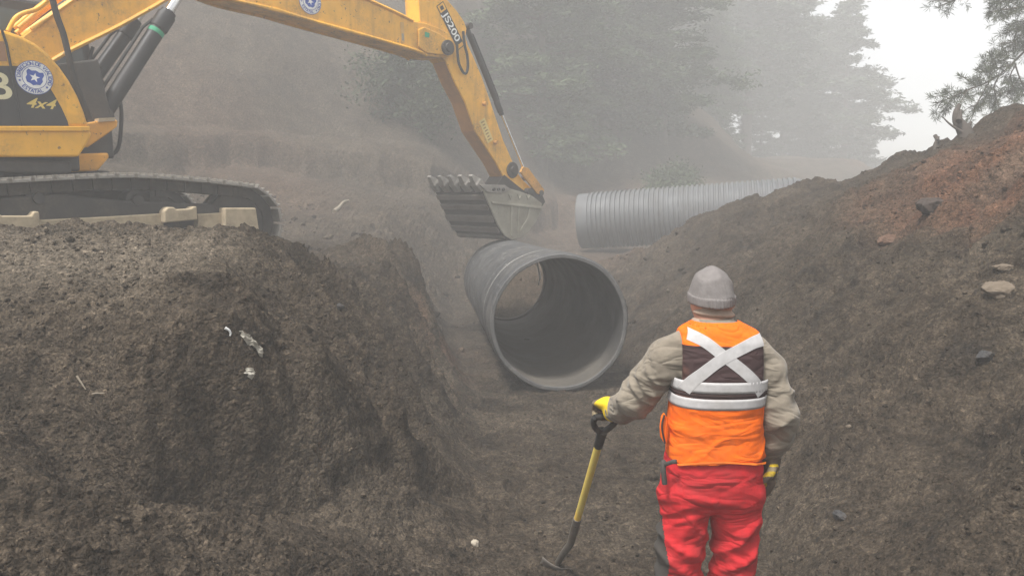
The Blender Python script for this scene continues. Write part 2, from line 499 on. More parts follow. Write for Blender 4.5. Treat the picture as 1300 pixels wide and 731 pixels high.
def ground_z(x, y):
    """height of the finished ground below a point"""
    if hasattr(x, '__len__'): return np.array([ground_z(float(a), float(b)) for a, b in zip(x, y)])
    ok, p, n, i = ground.ray_cast(Vector((float(x), float(y), 40)), Vector((0, 0, -1)))
    return p.z if ok else 0.0
def hit_ground(px, py, d0=1.5):
    """first point of the ground seen at a photo pixel"""
    r = ray(px, py); o = Vector((0, 0, EYE)) + r * (d0 / r.y)
    ok, p, n, i = ground.ray_cast(o, r)
    return p.copy() if ok else at(px, py, 30)

# ------------------------------------------------------------------ loose clods and stones
def ico(sub=0):
    import bmesh
    bm = bmesh.new(); bmesh.ops.create_icosphere(bm, subdivisions=sub, radius=1)
    v = np.array([p.co[:] for p in bm.verts]); bm.verts.index_update()
    f = np.array([[q.index for q in t.verts] for t in bm.faces]); bm.free()
    return v, f
ICO0, ICO1, ICO4 = ico(1), ico(2), ico(5)

def rock_mesh(seed, icos=None, squash=.7, rough=.28):
    r = np.random.default_rng(seed)
    v, f = icos or ICO4
    v = v.copy()
    k = r.normal(size=(7, 3)); k /= np.linalg.norm(k, axis=1)[:, None]
    for d in k:                                     # chop facets off
        h = r.uniform(.55, .85); e = np.maximum(v @ d - h, 0); v -= e[:, None] * d * .9
    ph = r.uniform(0, 6, (4, 3))
    for i in range(4):
        w = 2.0 * 1.7 ** i
        v *= (1 + rough * .5 / (i + 1) * np.sin(v @ (r.normal(size=3) * w) + ph[i, 0]))[:, None]
    v *= np.array([1, r.uniform(.65, .95), squash])
    return v, f

def scatter_clods():
    protos = [rock_mesh(i, ICO1 if i < 2 else ICO0, .75, .3) for i in range(6)]
    V = []; F = []; T = []; nv = 0
    def put(n, xr_, yr_, smin_, smax_, accept):
        nonlocal nv
        x = rng.uniform(*xr_, n); y = rng.uniform(yr_[0] ** .5, yr_[1] ** .5, n) ** 2
        keep = rng.uniform(size=n) < accept(x, y); x = x[keep]; y = y[keep]
        z = ground_z(x, y); s = smin_ * (smax_ / smin_) ** (rng.uniform(size=len(x)) ** 2.2)
        for a, b_, c, r in zip(x, y, z, s):
            v, f = protos[rng.integers(6)]
            t = rng.uniform(0, 6.28); ca, sa = math.cos(t), math.sin(t)
            w = v * r; w = np.stack([w[:, 0] * ca - w[:, 1] * sa, w[:, 0] * sa + w[:, 1] * ca, w[:, 2]], -1) + (a, b_, c + r * .15)
            V.append(w); T.append(np.full(len(v), rng.uniform(-.5, .75))); F.append(f + nv); nv += len(v)
    dens = lambda x, y: .2 + .8 * sstep(-.1, .35, perlin(x * 1.1, y * 1.1, 101))
    bank = lambda x, y: dens(x, y) * np.where(x < -.55, 1.0, np.where(x > 1.7, .45, .28))
    put(34000, (-3.4, 4.5), (2.3, 8), .005, .019, bank)
    put(900, (-4, 6.2), (4, 14), .012, .04, bank)
    put(1600, (3.2, 5.8), (5, 10), .01, .035, lambda x, y: red_zone(x, y))
    put(700, (-7, 3), (10, 16), .03, .09, dens)
    V = np.concatenate(V); F = np.concatenate(F)
    o = link_mesh('loose_clods', V, F, M_SOIL, smooth=True); soil_attributes(o.data, V[:, 0], V[:, 1])
    t = o.data.attributes.new('tone', 'FLOAT', 'POINT'); t.data.foreach_set('value', np.concatenate(T).astype(np.float32))
    tag(o, 'loose dark clods and pebbles strewn over the trench banks', 'loose soil', kind='stuff')

scatter_clods()

# single stones one can point at
M_PALE = grimy('pale stone', (.42, .37, .29), amount=.6, scale=9, rough=.9, bump=.4)
M_DARKR = grimy('dark stone', (.045, .045, .047), (.11, .09, .07), amount=.7, scale=9, rough=.9, bump=.5)
M_TAN = grimy('tan stone', (.15, .118, .085), amount=.6, scale=8, rough=.9, bump=.5)
M_LUMP = grimy('dark red earth lump', (.045, .033, .027), (.075, .048, .034), amount=.7, scale=7, rough=.95, bump=.5)
def stone(name, px, py, size_px, mat, label, seed, squash=.6, rz=0.0, cat='stone'):
    p = hit_ground(px, py); s = size_px / FPX * p.y / 2
    v, f = rock_mesh(seed, ICO4, squash, .16)
    v = v * (1 + .20 * (np.abs(perlin3(v[:, 0] * 2.2 + seed, v[:, 1] * 2.2, v[:, 2] * 2.2, 5)) - .2) + .10 * perlin3(v[:, 0] * 5, v[:, 1] * 5, v[:, 2] * 5 + seed, 6) + .05 * perlin3(v[:, 0] * 12, v[:, 1] * 12, v[:, 2] * 12, 7))[:, None]
    c, sn = math.cos(rz), math.sin(rz)
    v = v * s; v = np.stack([v[:, 0] * c - v[:, 1] * sn, v[:, 0] * sn + v[:, 1] * c, v[:, 2]], -1)
    o = link_mesh(name, v, f, mat, smooth=True); o.location = p + Vector((0, 0, s * squash * .02))
    tag(o, label, cat)
stone('pale_stone', 603, 690, 13, M_PALE, 'small cream stone lying alone on the dark trench floor', 3, .8)
stone('pale_rock', 1268, 370, 44, M_TAN, 'broad tan rock bedded in the right bank below the reddish soil', 5, .55)
stone('flat_rock', 1275, 340, 26, M_TAN, 'small flat tan rock just above the broad tan rock on the right bank', 6, .4)
stone('dark_rock', 1252, 452, 26, M_DARKR, 'dark grey rock on the bare right bank below the broad tan rock', 8, .6, .5)
stone('dark_rock', 1067, 654, 22, M_DARKR, 'dark clod low on the right bank near the trench floor beside the worker', 9, .6, 1.5)
stone('boulder', 1186, 262, 46, M_LUMP, 'big dark earth lump on the upper slope of the right heap', 12, .5, .3, 'boulder')
stone('reddish_rock', 1128, 305, 26, grimy('red stone', (.14, .08, .052), amount=.3, scale=8, rough=.9, bump=.5), 'orange brown lump at the lower tip of the reddish soil', 14, .6)
stone('dark_rock', 432, 389, 12, M_DARKR, 'black rock sticking out of the crest of the left bank', 15, .8)
stone('pale_rock', 1078, 541, 9, M_TAN, 'little tan stone halfway up the right bank right of the worker', 16, .6)
stone('pale_rock', 65, 334, 13, M_TAN, 'flat beige stone on the dry shelf of the left mound', 17, .5)
# ================================================================== EXCAVATOR
ALPHA = R(45)
BASE = Vector((-5.1, 8.4, 1.25))
_RV = Vector((math.sin(ALPHA), -math.cos(ALPHA), 0)); _LV = Vector((math.cos(ALPHA), math.sin(ALPHA), 0))
def on_plane(px, py, r):
    """machine coordinates (forward, up) of a photo pixel on the machine's own vertical plane r metres to its right"""
    d = ray(px, py); o = Vector((0, 0, EYE))
    s = (r - (o - BASE).dot(_RV)) / d.dot(_RV)
    p = o + d * s - BASE
    return (p.dot(_LV), p.z)
def pl(pts, r): return [on_plane(a, b, r) for a, b in pts]

M_YEL = grimy('machine yellow paint', (.84, .43, .028), (.17, .11, .06), .8, 1.9, .42, chips=.8, bump=.06, spec=.45)
M_YELD = grimy('mud caked yellow paint', (.70, .33, .035), (.17, .12, .075), .95, 2.2, .6, chips=1.0, bump=.2)
M_BLACK = grimy('black paint', (.018, .018, .019), (.10, .085, .065), .35, 2.5, .45, bump=.05)
M_DECK = grimy('dark grey decal', (.035, .034, .033), (.12, .10, .08), .3, 2.5, .5, bump=.03)
M_STEEL = grimy('oily dark steel', (.05, .048, .045), (.15, .12, .09), .55, 3, .5, metal=.3, bump=.2)
M_TRACK = grimy('track steel', (.045, .042, .038), (.15, .125, .095), .8, 4, .6, metal=.2, bump=.35)
M_SHOE = grimy('worn track shoes', (.30, .28, .25), (.13, .11, .085), .55, 6, .45, metal=.5, bump=.3)
M_MUD = grimy('dried pale mud', (.42, .34, .225), (.16, .125, .085), .85, 6, .9, bump=.6)
M_CHROME = grimy('polished rod', (.75, .75, .74), amount=.1, rough=.15, metal=1.0, bump=0)
M_BKT = grimy('worn bucket plate', (.33, .31, .25), (.13, .11, .085), .7, 2.6, .6, metal=.15, bump=.25)
M_BKTD = grimy('dirty bucket back', (.045, .038, .032), (.03, .025, .02), .7, 2.6, .7, metal=.1, bump=.4)
M_STRIP = grimy('polished wear strip', (.15, .13, .11), (.06, .05, .04), .7, 3, .5, metal=.2, bump=.3)
M_TOOTH = grimy('ground tooth steel', (.30, .28, .25), (.12, .10, .08), .6, 9, .5, metal=.5, bump=.3)
M_HOSE = plain('black rubber hose', (.016, .016, .016), .55)
M_WHITE = plain('white vinyl', (.78, .78, .76), .5)
M_BLUE = plain('blue vinyl', (.03, .08, .36), .5)
M_CREAM = plain('cream vinyl', (.72, .66, .42), .5)
M_GOLD = plain('gold vinyl', (.70, .52, .14), .5)
M_GREEN = plain('green paint mark', (.03, .32, .17), .5)
M_GLASS = grimy('tinted cab glass', (.03, .045, .04), (.10, .10, .085), .25, 2, .12, bump=0, spec=.7)

def text_shape(txt, size=1.0, spacing=1.0):
    """letters as flat polygons: vertices (x, y) and triangles, centred"""
    cu = bpy.data.curves.new('letters', 'FONT'); cu.body = txt; cu.size = size
    cu.align_x = 'CENTER'; cu.align_y = 'CENTER'; cu.space_character = spacing; cu.offset = size * .015
    ob = bpy.data.objects.new('letters', cu); COL.objects.link(ob)
    dg = bpy.context.evaluated_depsgraph_get()
    me = bpy.data.meshes.new_from_object(ob.evaluated_get(dg))
    v = [(p.co.x, p.co.y) for p in me.vertices]; f = [tuple(p.vertices) for p in me.polygons]
    bpy.data.objects.remove(ob); bpy.data.curves.remove(cu); bpy.data.meshes.remove(me)
    return v, f

class Decal:
    """flat shapes stuck to the machine's right flank: u runs forward, v up, at plane r, layer by layer 1.5 mm"""
    def __init__(self, t, z, r, rot=0.0): self.t, self.z, self.r, self.a = t, z, r, rot; self.mb = MB(); self.k = 0
    def P(self, u, v):
        c, s = math.cos(self.a), math.sin(self.a)
        return (self.t + u * c - v * s, -self.r - .0055 - .0015 * self.k, self.z + u * s + v * c)
    def poly(self, uv, mi): self.mb.add([self.P(*p) for p in uv], [tuple(range(len(uv)))], mi); return self
    def disc(self, rad, mi, n=48): return self.poly([(rad * math.cos(6.28319 * i / n), rad * math.sin(6.28319 * i / n)) for i in range(n)], mi)
    def up(self): self.k += 1; return self
    def text(self, txt, size, mi, u=0, v=0, rot=0.0, spacing=1.0, sx=1.0, shear=0.0):
        vs, fs = text_shape(txt, size, spacing); c, s = math.cos(rot), math.sin(rot)
        vs = [(x * sx + y * shear, y) for x, y in vs]
        self.mb.add([self.P(u + x * c - y * s, v + x * s + y * c) for x, y in vs], fs, mi); return self

def emblem(name, parent, px, py, r, rad, rot=0.0):
    t, z = on_plane(px, py, r)
    d = Decal(t, z, r, rot)
    d.disc(rad, 1).up().disc(rad * .965, 0).up().disc(rad * .665, 1).up().disc(rad * .635, 0).up()
    s = rad * .47
    sh = [(-.85, .9), (-.45, .78), (0, .92), (.45, .78), (.85, .9), (1.0, .55), (.86, .1), (.98, -.25), (.75, -.75), (.35, -.82), (0, -1.0), (-.35, -.82), (-.75, -.75), (-.98, -.25), (-.86, .1), (-1.0, .55)]
    d.poly([(x * s, y * s) for x, y in sh], 1).up()
    st = [((.62 if i % 2 == 0 else .25) * s * math.cos(math.pi / 2 + i * math.pi / 5), (.62 if i % 2 == 0 else .25) * s * math.sin(math.pi / 2 + i * math.pi / 5)) for i in range(10)]
    d.poly(st, 0)
    def arc(txt, a0, a1, flip):
        n = len(txt)
        for i, ch in enumerate(txt):
            if ch == ' ': continue
            a = a0 + (a1 - a0) * (i + .5) / n; rr = rad * .815
            d.text(ch, rad * .30, 1, rr * math.cos(a), rr * math.sin(a), a + (math.pi / 2 if flip else -math.pi / 2))
    arc('DIRECCIÓN DE VIALIDAD', R(194), R(-14), False)
    arc('ESTATAL', R(228), R(312), True)
    for a in (R(208), R(332)):
        rr = rad * .815; s2 = rad * .09
        d.poly([((s2 if i % 2 == 0 else s2 * .45) * math.cos(math.pi / 2 + i * math.pi / 5) + rr * math.cos(a), (s2 if i % 2 == 0 else s2 * .45) * math.sin(math.pi / 2 + i * math.pi / 5) + rr * math.sin(a)) for i in range(10)], 1)
    return d.mb.build(name, [M_WHITE, M_BLUE], parent)

EX = empty('excavator', BASE, ALPHA)
tag(EX, 'yellow tracked excavator on the left bank reaching its bucket over the pipe', 'excavator')

# ------------------------------------------------------------------ undercarriage
def track_loop():
    """centre line of the chain, (x, z), going forward along the top"""
    top = pl([(-200, 226), (-60, 226.5), (0, 226), (70, 222.5), (150, 220), (220, 224), (280, 231), (300, 234)], 1.15)
    top = [(x, z - .03) for x, z in top if x < 1.35]
    top = [(-2.0, .86)] + [p for p in top if p[0] > -1.8]
    fr = [(1.57 + .42 * math.sin(a), .44 + .42 * math.cos(a)) for a in [R(v) for v in (5, 30, 60, 90, 120, 150, 178)]]
    bk = [(-1.98 - .42 * math.sin(a), .44 + .42 * math.cos(a)) for a in [R(v) for v in (178, 150, 120, 90, 60, 30)]]
    bot = [(1.0, .02), (0, .02), (-1.2, .02)]
    return top + fr + bot + bk

def resample(loop, n):
    P = spline([Vector((x, 0, z)) for x, z in loop + [loop[0]]], 10)
    L_ = [0]
    for a, b in zip(P, P[1:]): L_.append(L_[-1] + (b - a).length)
    out = []
    for k in range(n):
        s = L_[-1] * k / n; i = max(j for j in range(len(L_)) if L_[j] <= s)
        i = min(i, len(P) - 2); f = (s - L_[i]) / max(L_[i + 1] - L_[i], 1e-6)
        p = P[i].lerp(P[i + 1], f); t = (P[i + 1] - P[i]).normalized()
        out.append((p, t))
    return out

def make_track(side):
    tr = empty('track'); tr.parent = EX; tr.location = (0, side * 1.15, 0)
    ch = MB(); sh = MB(); guides = MB()
    for p, t in resample(track_loop(), 54):
        rot = Matrix(((t.x, 0, -t.z), (0, 1, 0), (t.z, 0, t.x)))
        nrm = rot @ Vector((0, 0, 1))
        ch.box(p - nrm * .075, (.168, .05, .11), rot); ch.box(p + Vector((0, .13, 0)) - nrm * .075, (.168, .05, .11), rot)
        ch.box(p + Vector((0, -.13, 0)) - nrm * .075, (.168, .05, .11), rot)
        sh.box(p - nrm * .006, (.150, .66, .030), rot)
        for dx in (-.07, 0.0, .07):
            sh.box(p + t * dx + nrm * .018, (.016, .66, .026), rot)
    # a curtain of packed mud fills the inside of the chain
    ch.build('chain', M_TRACK, tr); sh.build('track_shoes', M_SHOE, tr, bev=.004)
    f = MB()
    f.prism([(-1.75, .40), (1.15, .40), (1.4, .52), (1.25, .66), (.3, .70), (-.2, .76), (-1.6, .66)], -.17, .17)
    f.prism([(-1.4, .20), (1.2, .20), (1.2, .42), (-1.5, .42)], -.13, .13)
    f.build('track_frame', M_TRACK, tr, bev=.02)
    for x, w in ((1.57, .40), (-1.98, .40)):
        m = MB(); pr = [(.02, -.12), (w - .04, -.12), (w - .04, -.05), (w, -.04), (w, .04), (w - .04, .05), (w - .04, .12), (.02, .12)]
        m.lathe(pr, (x, 0, .44), (0, 1, 0), 32); m.build('idler' if x > 0 else 'sprocket', M_TRACK, tr, smooth=35)
    for i in range(7):
        m = MB(); m.lathe([(.0, -.2), (.07, -.2), (.07, -.12), (.12, -.11), (.12, .11), (.07, .12), (.07, .2), (0, .2)], (-1.35 + .41 * i, 0, .17), (0, 1, 0), 20)
        m.build('track_roller', M_TRACK, tr, smooth=35)
    return tr

for side in (-1, 1):
    tr = make_track(side)
    if side == -1:
        for px, py in ((50, 252), (176, 254)):
            x, z = on_plane(px, py, 1.36)
            m = MB(); m.lathe([(0, -.13), (.085, -.13), (.095, -.12), (.095, .1), (.055, .12), (.05, .19), (0, .19)], (x, -.02, z), (0, -1, 0), 24)
            m.build('carrier_roller', M_STEEL, tr, smooth=35)
        # pale, mud caked guards along the lower frame
        for pts, nm in (([(-40, 272), (-5, 270), (3, 274), (40, 274), (44, 268), (50, 269), (52, 296), (-40, 298)], 'roller_guard'),
                        ([(209, 268), (214, 263), (221, 263), (224, 266), (243, 265), (246, 262), (250, 262), (251, 279), (209, 283)], 'roller_guard'),
                        ([(286, 264), (325, 264), (330, 297), (286, 297)], 'roller_guard')):
            m = MB(); m.prism(pl(pts, 1.55), -.40, -.24)
            m.build(nm, M_MUD, tr, bev=.012)
        m = MB(); m.prism(pl([(-60, 284), (60, 279), (140, 275), (208, 271), (208, 296), (-60, 310)], 1.45), -.30, -.2)
        m.prism(pl([(251, 272), (286, 270), (286, 300), (251, 300)], 1.45), -.30, -.2)
        m.build('guard_plate', M_MUD, tr, bev=.01)
m = MB(); m.box((0, 0, .62), (1.5, 1.9, .36)); m.lathe([(.0, 0), (.62, 0), (.62, .2), (.0, .2)], (0, 0, .82), (0, 0, 1), 40)
m.build('slew_ring', M_TRACK, EX, bev=.02)

# ------------------------------------------------------------------ upper structure
RS = 1.25
deck = MB()
side_poly = pl([(-260, 163.5), (112, 163.5), (117, 170), (110, 184), (100, 199), (-260, 200)], RS)
deck.prism(side_poly, -RS, -RS + .16)
deck.build('deck_frame', M_YEL, EX, bev=.02)
m = MB(); m.prism(pl([(-260, 160.5), (113, 160.5), (114, 167), (-260, 167)], RS), -RS - .02, -RS + .05)
m.build('deck_rail', M_YEL, EX, bev=.008)
m = MB(); m.box((-1.5, 0, 1.10), (3.1, 2.1, .22)); m.box((-1.5, -.86, 1.02), (2.9, .55, .12))
m.build('belly_plate', M_STEEL, EX, bev=.02)
# front bracket that carries the boom cylinders, and the bumper below it
m = MB(); m.prism(pl([(100, 158), (121, 154), (146, 151), (150, 154), (149, 161), (134, 172), (112, 187), (100, 187)], .95), -.95, -.10)
m.build('front_bracket', M_YELD, EX, bev=.015)
m = MB(); m.prism(pl([(80, 200), (104, 195), (138, 194), (139, 200), (124, 217), (70, 219)], .95), -.95, .4)
m.build('front_bumper', M_YELD, EX, bev=.02)
m = MB(); m.prism(pl([(95, 172), (137, 166), (137, 198), (90, 198)], .80), -.80, .5)
m.build('bulkhead', M_STEEL, EX)
m = MB(); m.prism(pl([(124, 150.5), (145, 149.5), (145, 154), (124, 155)], .95), -.98, -.85)
m.build('step_plate', M_MUD, EX)

# tool box with its curved yellow lid
prof = [(113, 161), (107, 142), (99, 122), (88, 102), (76, 85), (62, 69), (46, 56), (28, 46), (8, 39), (-20, 34), (-70, 30), (-260, 26), (-260, 161)]
pp = pl(prof, RS)
box = MB(); box.prism(pp, -RS, -.52)
tb = box.build('tool_box', M_YEL, EX, bev=.03)
bk = MB()
dk = pl([(-240, 83), (18, 84), (44, 86), (66, 116), (78, 137), (86, 155), (87, 160), (-240, 160)], RS)
bk.add([(x, -RS - .003, z) for x, z in dk], [tuple(range(len(dk)))])
bk.build('dark_panel', M_DECK, tb)
seam = MB()
sp = pl([(2, 38), (8, 56), (13, 82), (19, 112), (24, 140), (28, 160)], RS)
for (a, b_) in zip(sp, sp[1:]):
    seam.tube([(a[0], -RS - .004, a[1]), (b_[0], -RS - .004, b_[1])], .012, 6)
seam.build('door_seam', M_BLACK, tb)
m = MB(); gp = pl([(-40, 51), (5, 53), (9, 78), (-40, 78)], RS); m.add([(x, -RS - .004, z) for x, z in gp], [(0, 1, 2, 3)])
m.build('vent_panel', plain('brown grille', (.30, .15, .07), .6), tb)
emblem('emblem', tb, 43.5, 99, RS, .155, R(-12))
t0, z0 = on_plane(53, 132.5, RS); d = Decal(t0, z0, RS)
d.text('4x4', .128, 0, sx=1.25, shear=.45); d.mb.build('lettering', M_GOLD, tb)
t0, z0 = on_plane(-2, 111, RS); d = Decal(t0, z0, RS); d.text('B', .34, 0, sx=1.1, spacing=1); d.mb.build('lettering', M_CREAM, tb)

# engine house, counterweight and cab (mostly outside the frame or behind the boom)
m = MB(); m.prism([(-.75, 1.3), (-.75, 2.15), (-2.0, 2.2), (-2.25, 2.1), (-2.25, 1.3)], -1.22, 1.2)
m.build('engine_house', M_YEL, EX, bev=.04)
m = MB(); m.prism([(-2.26, 1.05), (-2.26, 2.1), (-2.55, 2.1), (-2.78, 1.8), (-2.78, 1.3), (-2.6, 1.05)], -1.22, 1.22)
m.build('counterweight', M_BLACK, EX, bev=.06)
cab = MB(); cp = [(-1.0, 1.15), (-1.05, 2.5), (-.85, 2.88), (.35, 2.88), (.62, 2.5), (.72, 1.9), (.66, 1.15)]
cab.prism([(x, z) for x, z in cp], .32, 1.22)
cb = cab.build('cab', M_BLACK, EX, bev=.04)
g = MB(); win = [(-.9, 1.85), (-.93, 2.5), (-.8, 2.75), (.3, 2.75), (.53, 2.45), (.6, 1.9), (.58, 1.5), (.1, 1.5), (-.1, 1.85)]
g.add([(x, .317, z) for x, z in win], [tuple(range(len(win)))]); g.add([(x, 1.223, z) for x, z in win[::-1]], [tuple(range(len(win)))])
g.add([(.67, .42, 1.25), (.67, 1.12, 1.25), (.725, 1.12, 1.9), (.725, .42, 1.9)], [(0, 1, 2, 3)])
g.add([(.735, .42, 1.95), (.735, 1.12, 1.95), (.64, 1.12, 2.47), (.64, .42, 2.47)], [(0, 1, 2, 3)])
g.build('cab_window', M_GLASS, cb)
m = MB(); m.prism([(.05, 1.15), (.05, 2.1), (.45, 2.2), (.55, 1.6), (.55, 1.15)], .27, -.5)
m.build('pump_cover', M_STEEL, EX, bev=.02)

# ------------------------------------------------------------------ boom
RB = .21
low = [(62, 80), (90, 63.5), (150, 34), (200, 6), (220, -6), (238, -13), (258, -13), (295, 0), (350, 13), (400, 28), (470, 47.5), (528, 64.5), (541, 71), (558, 73), (571, 72), (577, 62)]
upp = [(575, 52), (569, 42), (558, 36), (540, 29.5), (524, 27), (500, 15), (465, -1), (400, -32), (300, -78), (255, -92), (225, -88), (190, -70), (140, -33), (80, 9), (40, 38), (22, 52), (20, 74), (35, 88)]
bp = pl(low + upp, RB)
m = MB(); m.prism(bp, -RB, RB)
boom = m.build('boom', M_YEL, EX, bev=.012)
rim = MB()
for seg in (low[:9], low[8:13]):
    q = pl(seg, RB); q = spline2(q, 3)
    rim.tube([(x, -RB - .004, z) for x, z in q], .028, 6)
    rim.tube([(x, RB + .004, z) for x, z in q], .028, 6)
q = spline2(pl(upp[4:15], RB), 3); rim.tube([(x, -RB - .004, z) for x, z in q], .026, 6); rim.tube([(x, RB + .004, z) for x, z in q], .026, 6)
rim.build('flange', M_YEL, boom, smooth=60)
m = MB(); m.prism(pl([(530, 38), (537, 35), (556, 43), (568, 52), (571, 63), (567, 71), (540, 68), (530, 60)], RB), -RB - .035, -RB + .002)
m.build('pivot_boss', M_YEL, boom, bev=.012)
t0, z0 = on_plane(567.5, 61, RB + .04)
m = MB(); m.lathe([(0, 0), (.10, 0), (.115, .02), (.115, .06), (.07, .06), (.06, .085), (0, .085)], (t0, -RB - .02, z0), (0, -1, 0), 24)
m.build('pivot_pin', M_STEEL, boom, smooth=35); m = MB(); m.lathe([(0, 0), (.115, 0), (.115, .06), (0, .06)], (t0, RB + .01, z0), (0, 1, 0), 24)
m.build('pivot_pin', M_STEEL, boom, smooth=35)
emblem('emblem', boom, 393.5, 2.5, RB, .165, R(-22))
t0, z0 = on_plane(542, 44.5, RB + .04); d = Decal(t0, z0, RB + .038); d.poly([(-.045, -.035), (.04, -.04), (.05, .03), (-.04, .04)], 0); d.mb.build('paint_mark', M_GREEN, boom)
t0, z0 = on_plane(511, 43, RB); d = Decal(t0, z0, RB, R(3)); d.poly([(-.035, -.13), (.03, -.13), (.03, .16), (-.035, .16)], 0); d.up(); d.poly([(-.02, -.10), (.015, -.10), (.015, .0), (-.02, .0)], 1); d.mb.build('warning_label', [plain('faded label', (.62, .36, .10), .6), M_BKT], boom)
# steel pipes and hand rail along the boom's back
m = MB()
for k, (off, r) in enumerate(((6, .0), (11, -.10), (15, .10))):
    q = spline2(pl([(24, 52 - off), (55, 26 - off), (90, 0 - off), (140, -38 - off), (190, -75 - off), (250, -98 - off)], .1), 4)
    m.tube([(x, r, z + .04) for x, z in q], .026, 8)
m.build('boom_pipe', M_YEL, boom, smooth=60)
m = MB(); q = spline2(pl([(10, 40), (19, 24), (30, 17), (45, 12.5), (58, 3), (66, -8)], .5), 5); m.tube([(x, -.5, z) for x, z in q], .022, 8)
m.build('hand_rail', M_YEL, EX, smooth=60)

# ------------------------------------------------------------------ boom cylinders
def cylinder(name, parent, a, b, rad, split, rodrad, cap_mat=M_BLACK):
    a = Vector(a); b = Vector(b); ax = (b - a); ln = ax.length; d = ax / ln
    m = MB(); hb = ln * split
    m.lathe([(0, 0), (rad * .8, 0), (rad * .8, .05), (rad, .06), (rad, hb - .26), (rad * 1.12, hb - .255), (rad * 1.16, hb - .24), (rad * 1.16, hb - .06), (rad * .98, hb - .055), (rad * .98, hb - .015), (rad * .7, hb), (rodrad, hb)], a, d, 28)
    side = d.cross(Vector((0, 1, 0))).normalized()
    m.tube([a + d * .14 + side * rad * 1.0, a + d * .16 + side * rad * 1.55, a + d * .4 + side * rad * 1.6, a + d * (hb - .35) + side * rad * 1.55, a + d * (hb - .2) + side * rad * 1.1], .018, 8)
    o = m.build(name, cap_mat, parent, smooth=35)
    r = MB(); r.tube([a + d * (hb - .02), b], rodrad, 18); r.build('rod', M_CHROME, o, smooth=50)
    for q in (a, b):
        e = MB(); e.lathe([(0, -.12), (rad * 1.05, -.12), (rad * 1.05, .12), (0, .12)], q, (0, 1, 0), 20)
        e.build('cylinder_eye', M_STEEL, o, smooth=35)
    return o
for r, (ax_, ay_), (bx_, by_) in ((.36, (129, 148), (246, -34)), (-.36, (106, 118), (205, -20))):
    a = on_plane(ax_, ay_, r); b = on_plane(bx_, by_, r)
    cyl = cylinder('boom_cylinder', EX, (a[0], -r, a[1]), (b[0], -r, b[1]), .088 if r > 0 else .08, .72 if r > 0 else .66, .052)
    if r > 0:
        ca, cb_ = Vector((a[0], -r, a[1])), Vector((b[0], -r, b[1])); dd = (cb_ - ca).normalized()
        m = MB(); m.lathe([(.0885, 0), (.0895, .0), (.0895, .05), (.0885, .05)], ca + dd * ((cb_ - ca).length * .72 - .33), dd, 28); m.build('green_band', M_GREEN, cyl, smooth=50)

# ------------------------------------------------------------------ stick (dipper)
RD = .17
right_e = [(556, -30), (567, -1), (580, 14), (589.5, 28), (592.5, 37), (591, 47), (594, 57), (601, 72), (612, 98), (621, 124), (639, 178), (657, 219), (664, 229), (672, 236), (679, 243)]
left_e = [(664, 247), (652, 240), (640, 226), (630, 207), (603, 166), (590.5, 130), (578, 106), (566, 78), (553, 66), (541, 50), (533, 27), (531, -5), (530, -34)]
m = MB(); m.prism(pl(right_e + left_e, RD), -RD, RD)
stick = m.build('stick', M_YEL, EX, bev=.012)
# underside of the stick: an added brown sheet that paints in its shade
lw = pl([(566, 78), (578, 106), (590.5, 130), (603, 166), (630, 207), (640, 226), (652, 240)], RD)
m = MB()
vs = []; 
for x, z in lw: vs += [(x - .006, -RD + .02, z - .004), (x - .006, RD - .02, z - .004)]
m.add(vs, [(2 * i, 2 * i + 1, 2 * i + 3, 2 * i + 2) for i in range(len(lw) - 1)])
m.build('shade_sheet', grimy('shade brown stick paint', (.42, .19, .045), (.11, .085, .06), .95, 1.4, .55, bump=.15), stick)
m = MB(); x, z = on_plane(650, 216, RD); m.lathe([(0, 0), (.13, 0), (.14, .015), (.13, .03), (.07, .035), (.06, .06), (0, .06)], (x, -RD - .0, z), (0, -1, 0), 24)
m.prism(pl([(630, 236), (640, 222), (652, 232), (666, 243), (664, 256), (630, 256)], RD), -RD - .004, RD + .004)
m.build('dirty_end', M_BKTD, stick, smooth=35)
# lettering on its black backing plate
t0, z0 = on_plane(571.5, 33, RD); t1, z1 = on_plane(558, 5, RD); t2, z2 = on_plane(585.5, 61, RD)
ang = math.atan2(z2 - z1, t2 - t1); ln = math.hypot(z2 - z1, t2 - t1)
d = Decal((t1 + t2) / 2, (z1 + z2) / 2, RD, ang); h = .085
d.poly([(-ln / 2, -h), (ln / 2, -h), (ln / 2, h), (-ln / 2, h)], 0).up()
d.poly([(-ln / 2 + .012, -h + .014), (-ln / 2 + .125, -h + .014), (-ln / 2 + .125, h - .014), (-ln / 2 + .012, h - .014)], 2)
d.poly([(ln / 2 - .07, -h + .014), (ln / 2 - .012, -h + .014), (ln / 2 - .012, h - .014), (ln / 2 - .07, h - .014)], 2).up()
d.poly([(-ln / 2 + .04, -.035), (-ln / 2 + .10, -.035), (-ln / 2 + .10, .035), (-ln / 2 + .04, .035)], 0)
d.text('JS200', .165, 1, .025, 0, sx=(ln - .25) / .385); d.mb.build('lettering', [M_BLACK, M_WHITE, M_YEL], stick)
t0, z0 = on_plane(617, 166, RD); d = Decal(t0, z0, RD, R(-60)); d.poly([(-.2, -.07), (.2, -.075), (.2, .07), (-.2, .075)], 0); d.up()
for k in range(7): 
    u = -.17 + .052 * k; d.poly([(u, -.045 + .02 * (k % 2)), (u + .022, -.04), (u + .026, .05 - .02 * (k % 3)), (u + .004, .03)], 1)
d.mb.build('worn_sticker', [plain('worn sticker', (.66, .50, .17), .6), plain('sticker smudge', (.33, .20, .06), .6)], stick)
for px, py in ((614, 132), (628, 181)):
    x, z = on_plane(px, py, RD); m = MB(); m.tube([(x, -RD, z), (x, -RD - .075, z)], .035, 12); m.build('hose_bracket', M_YELD, stick, smooth=40)
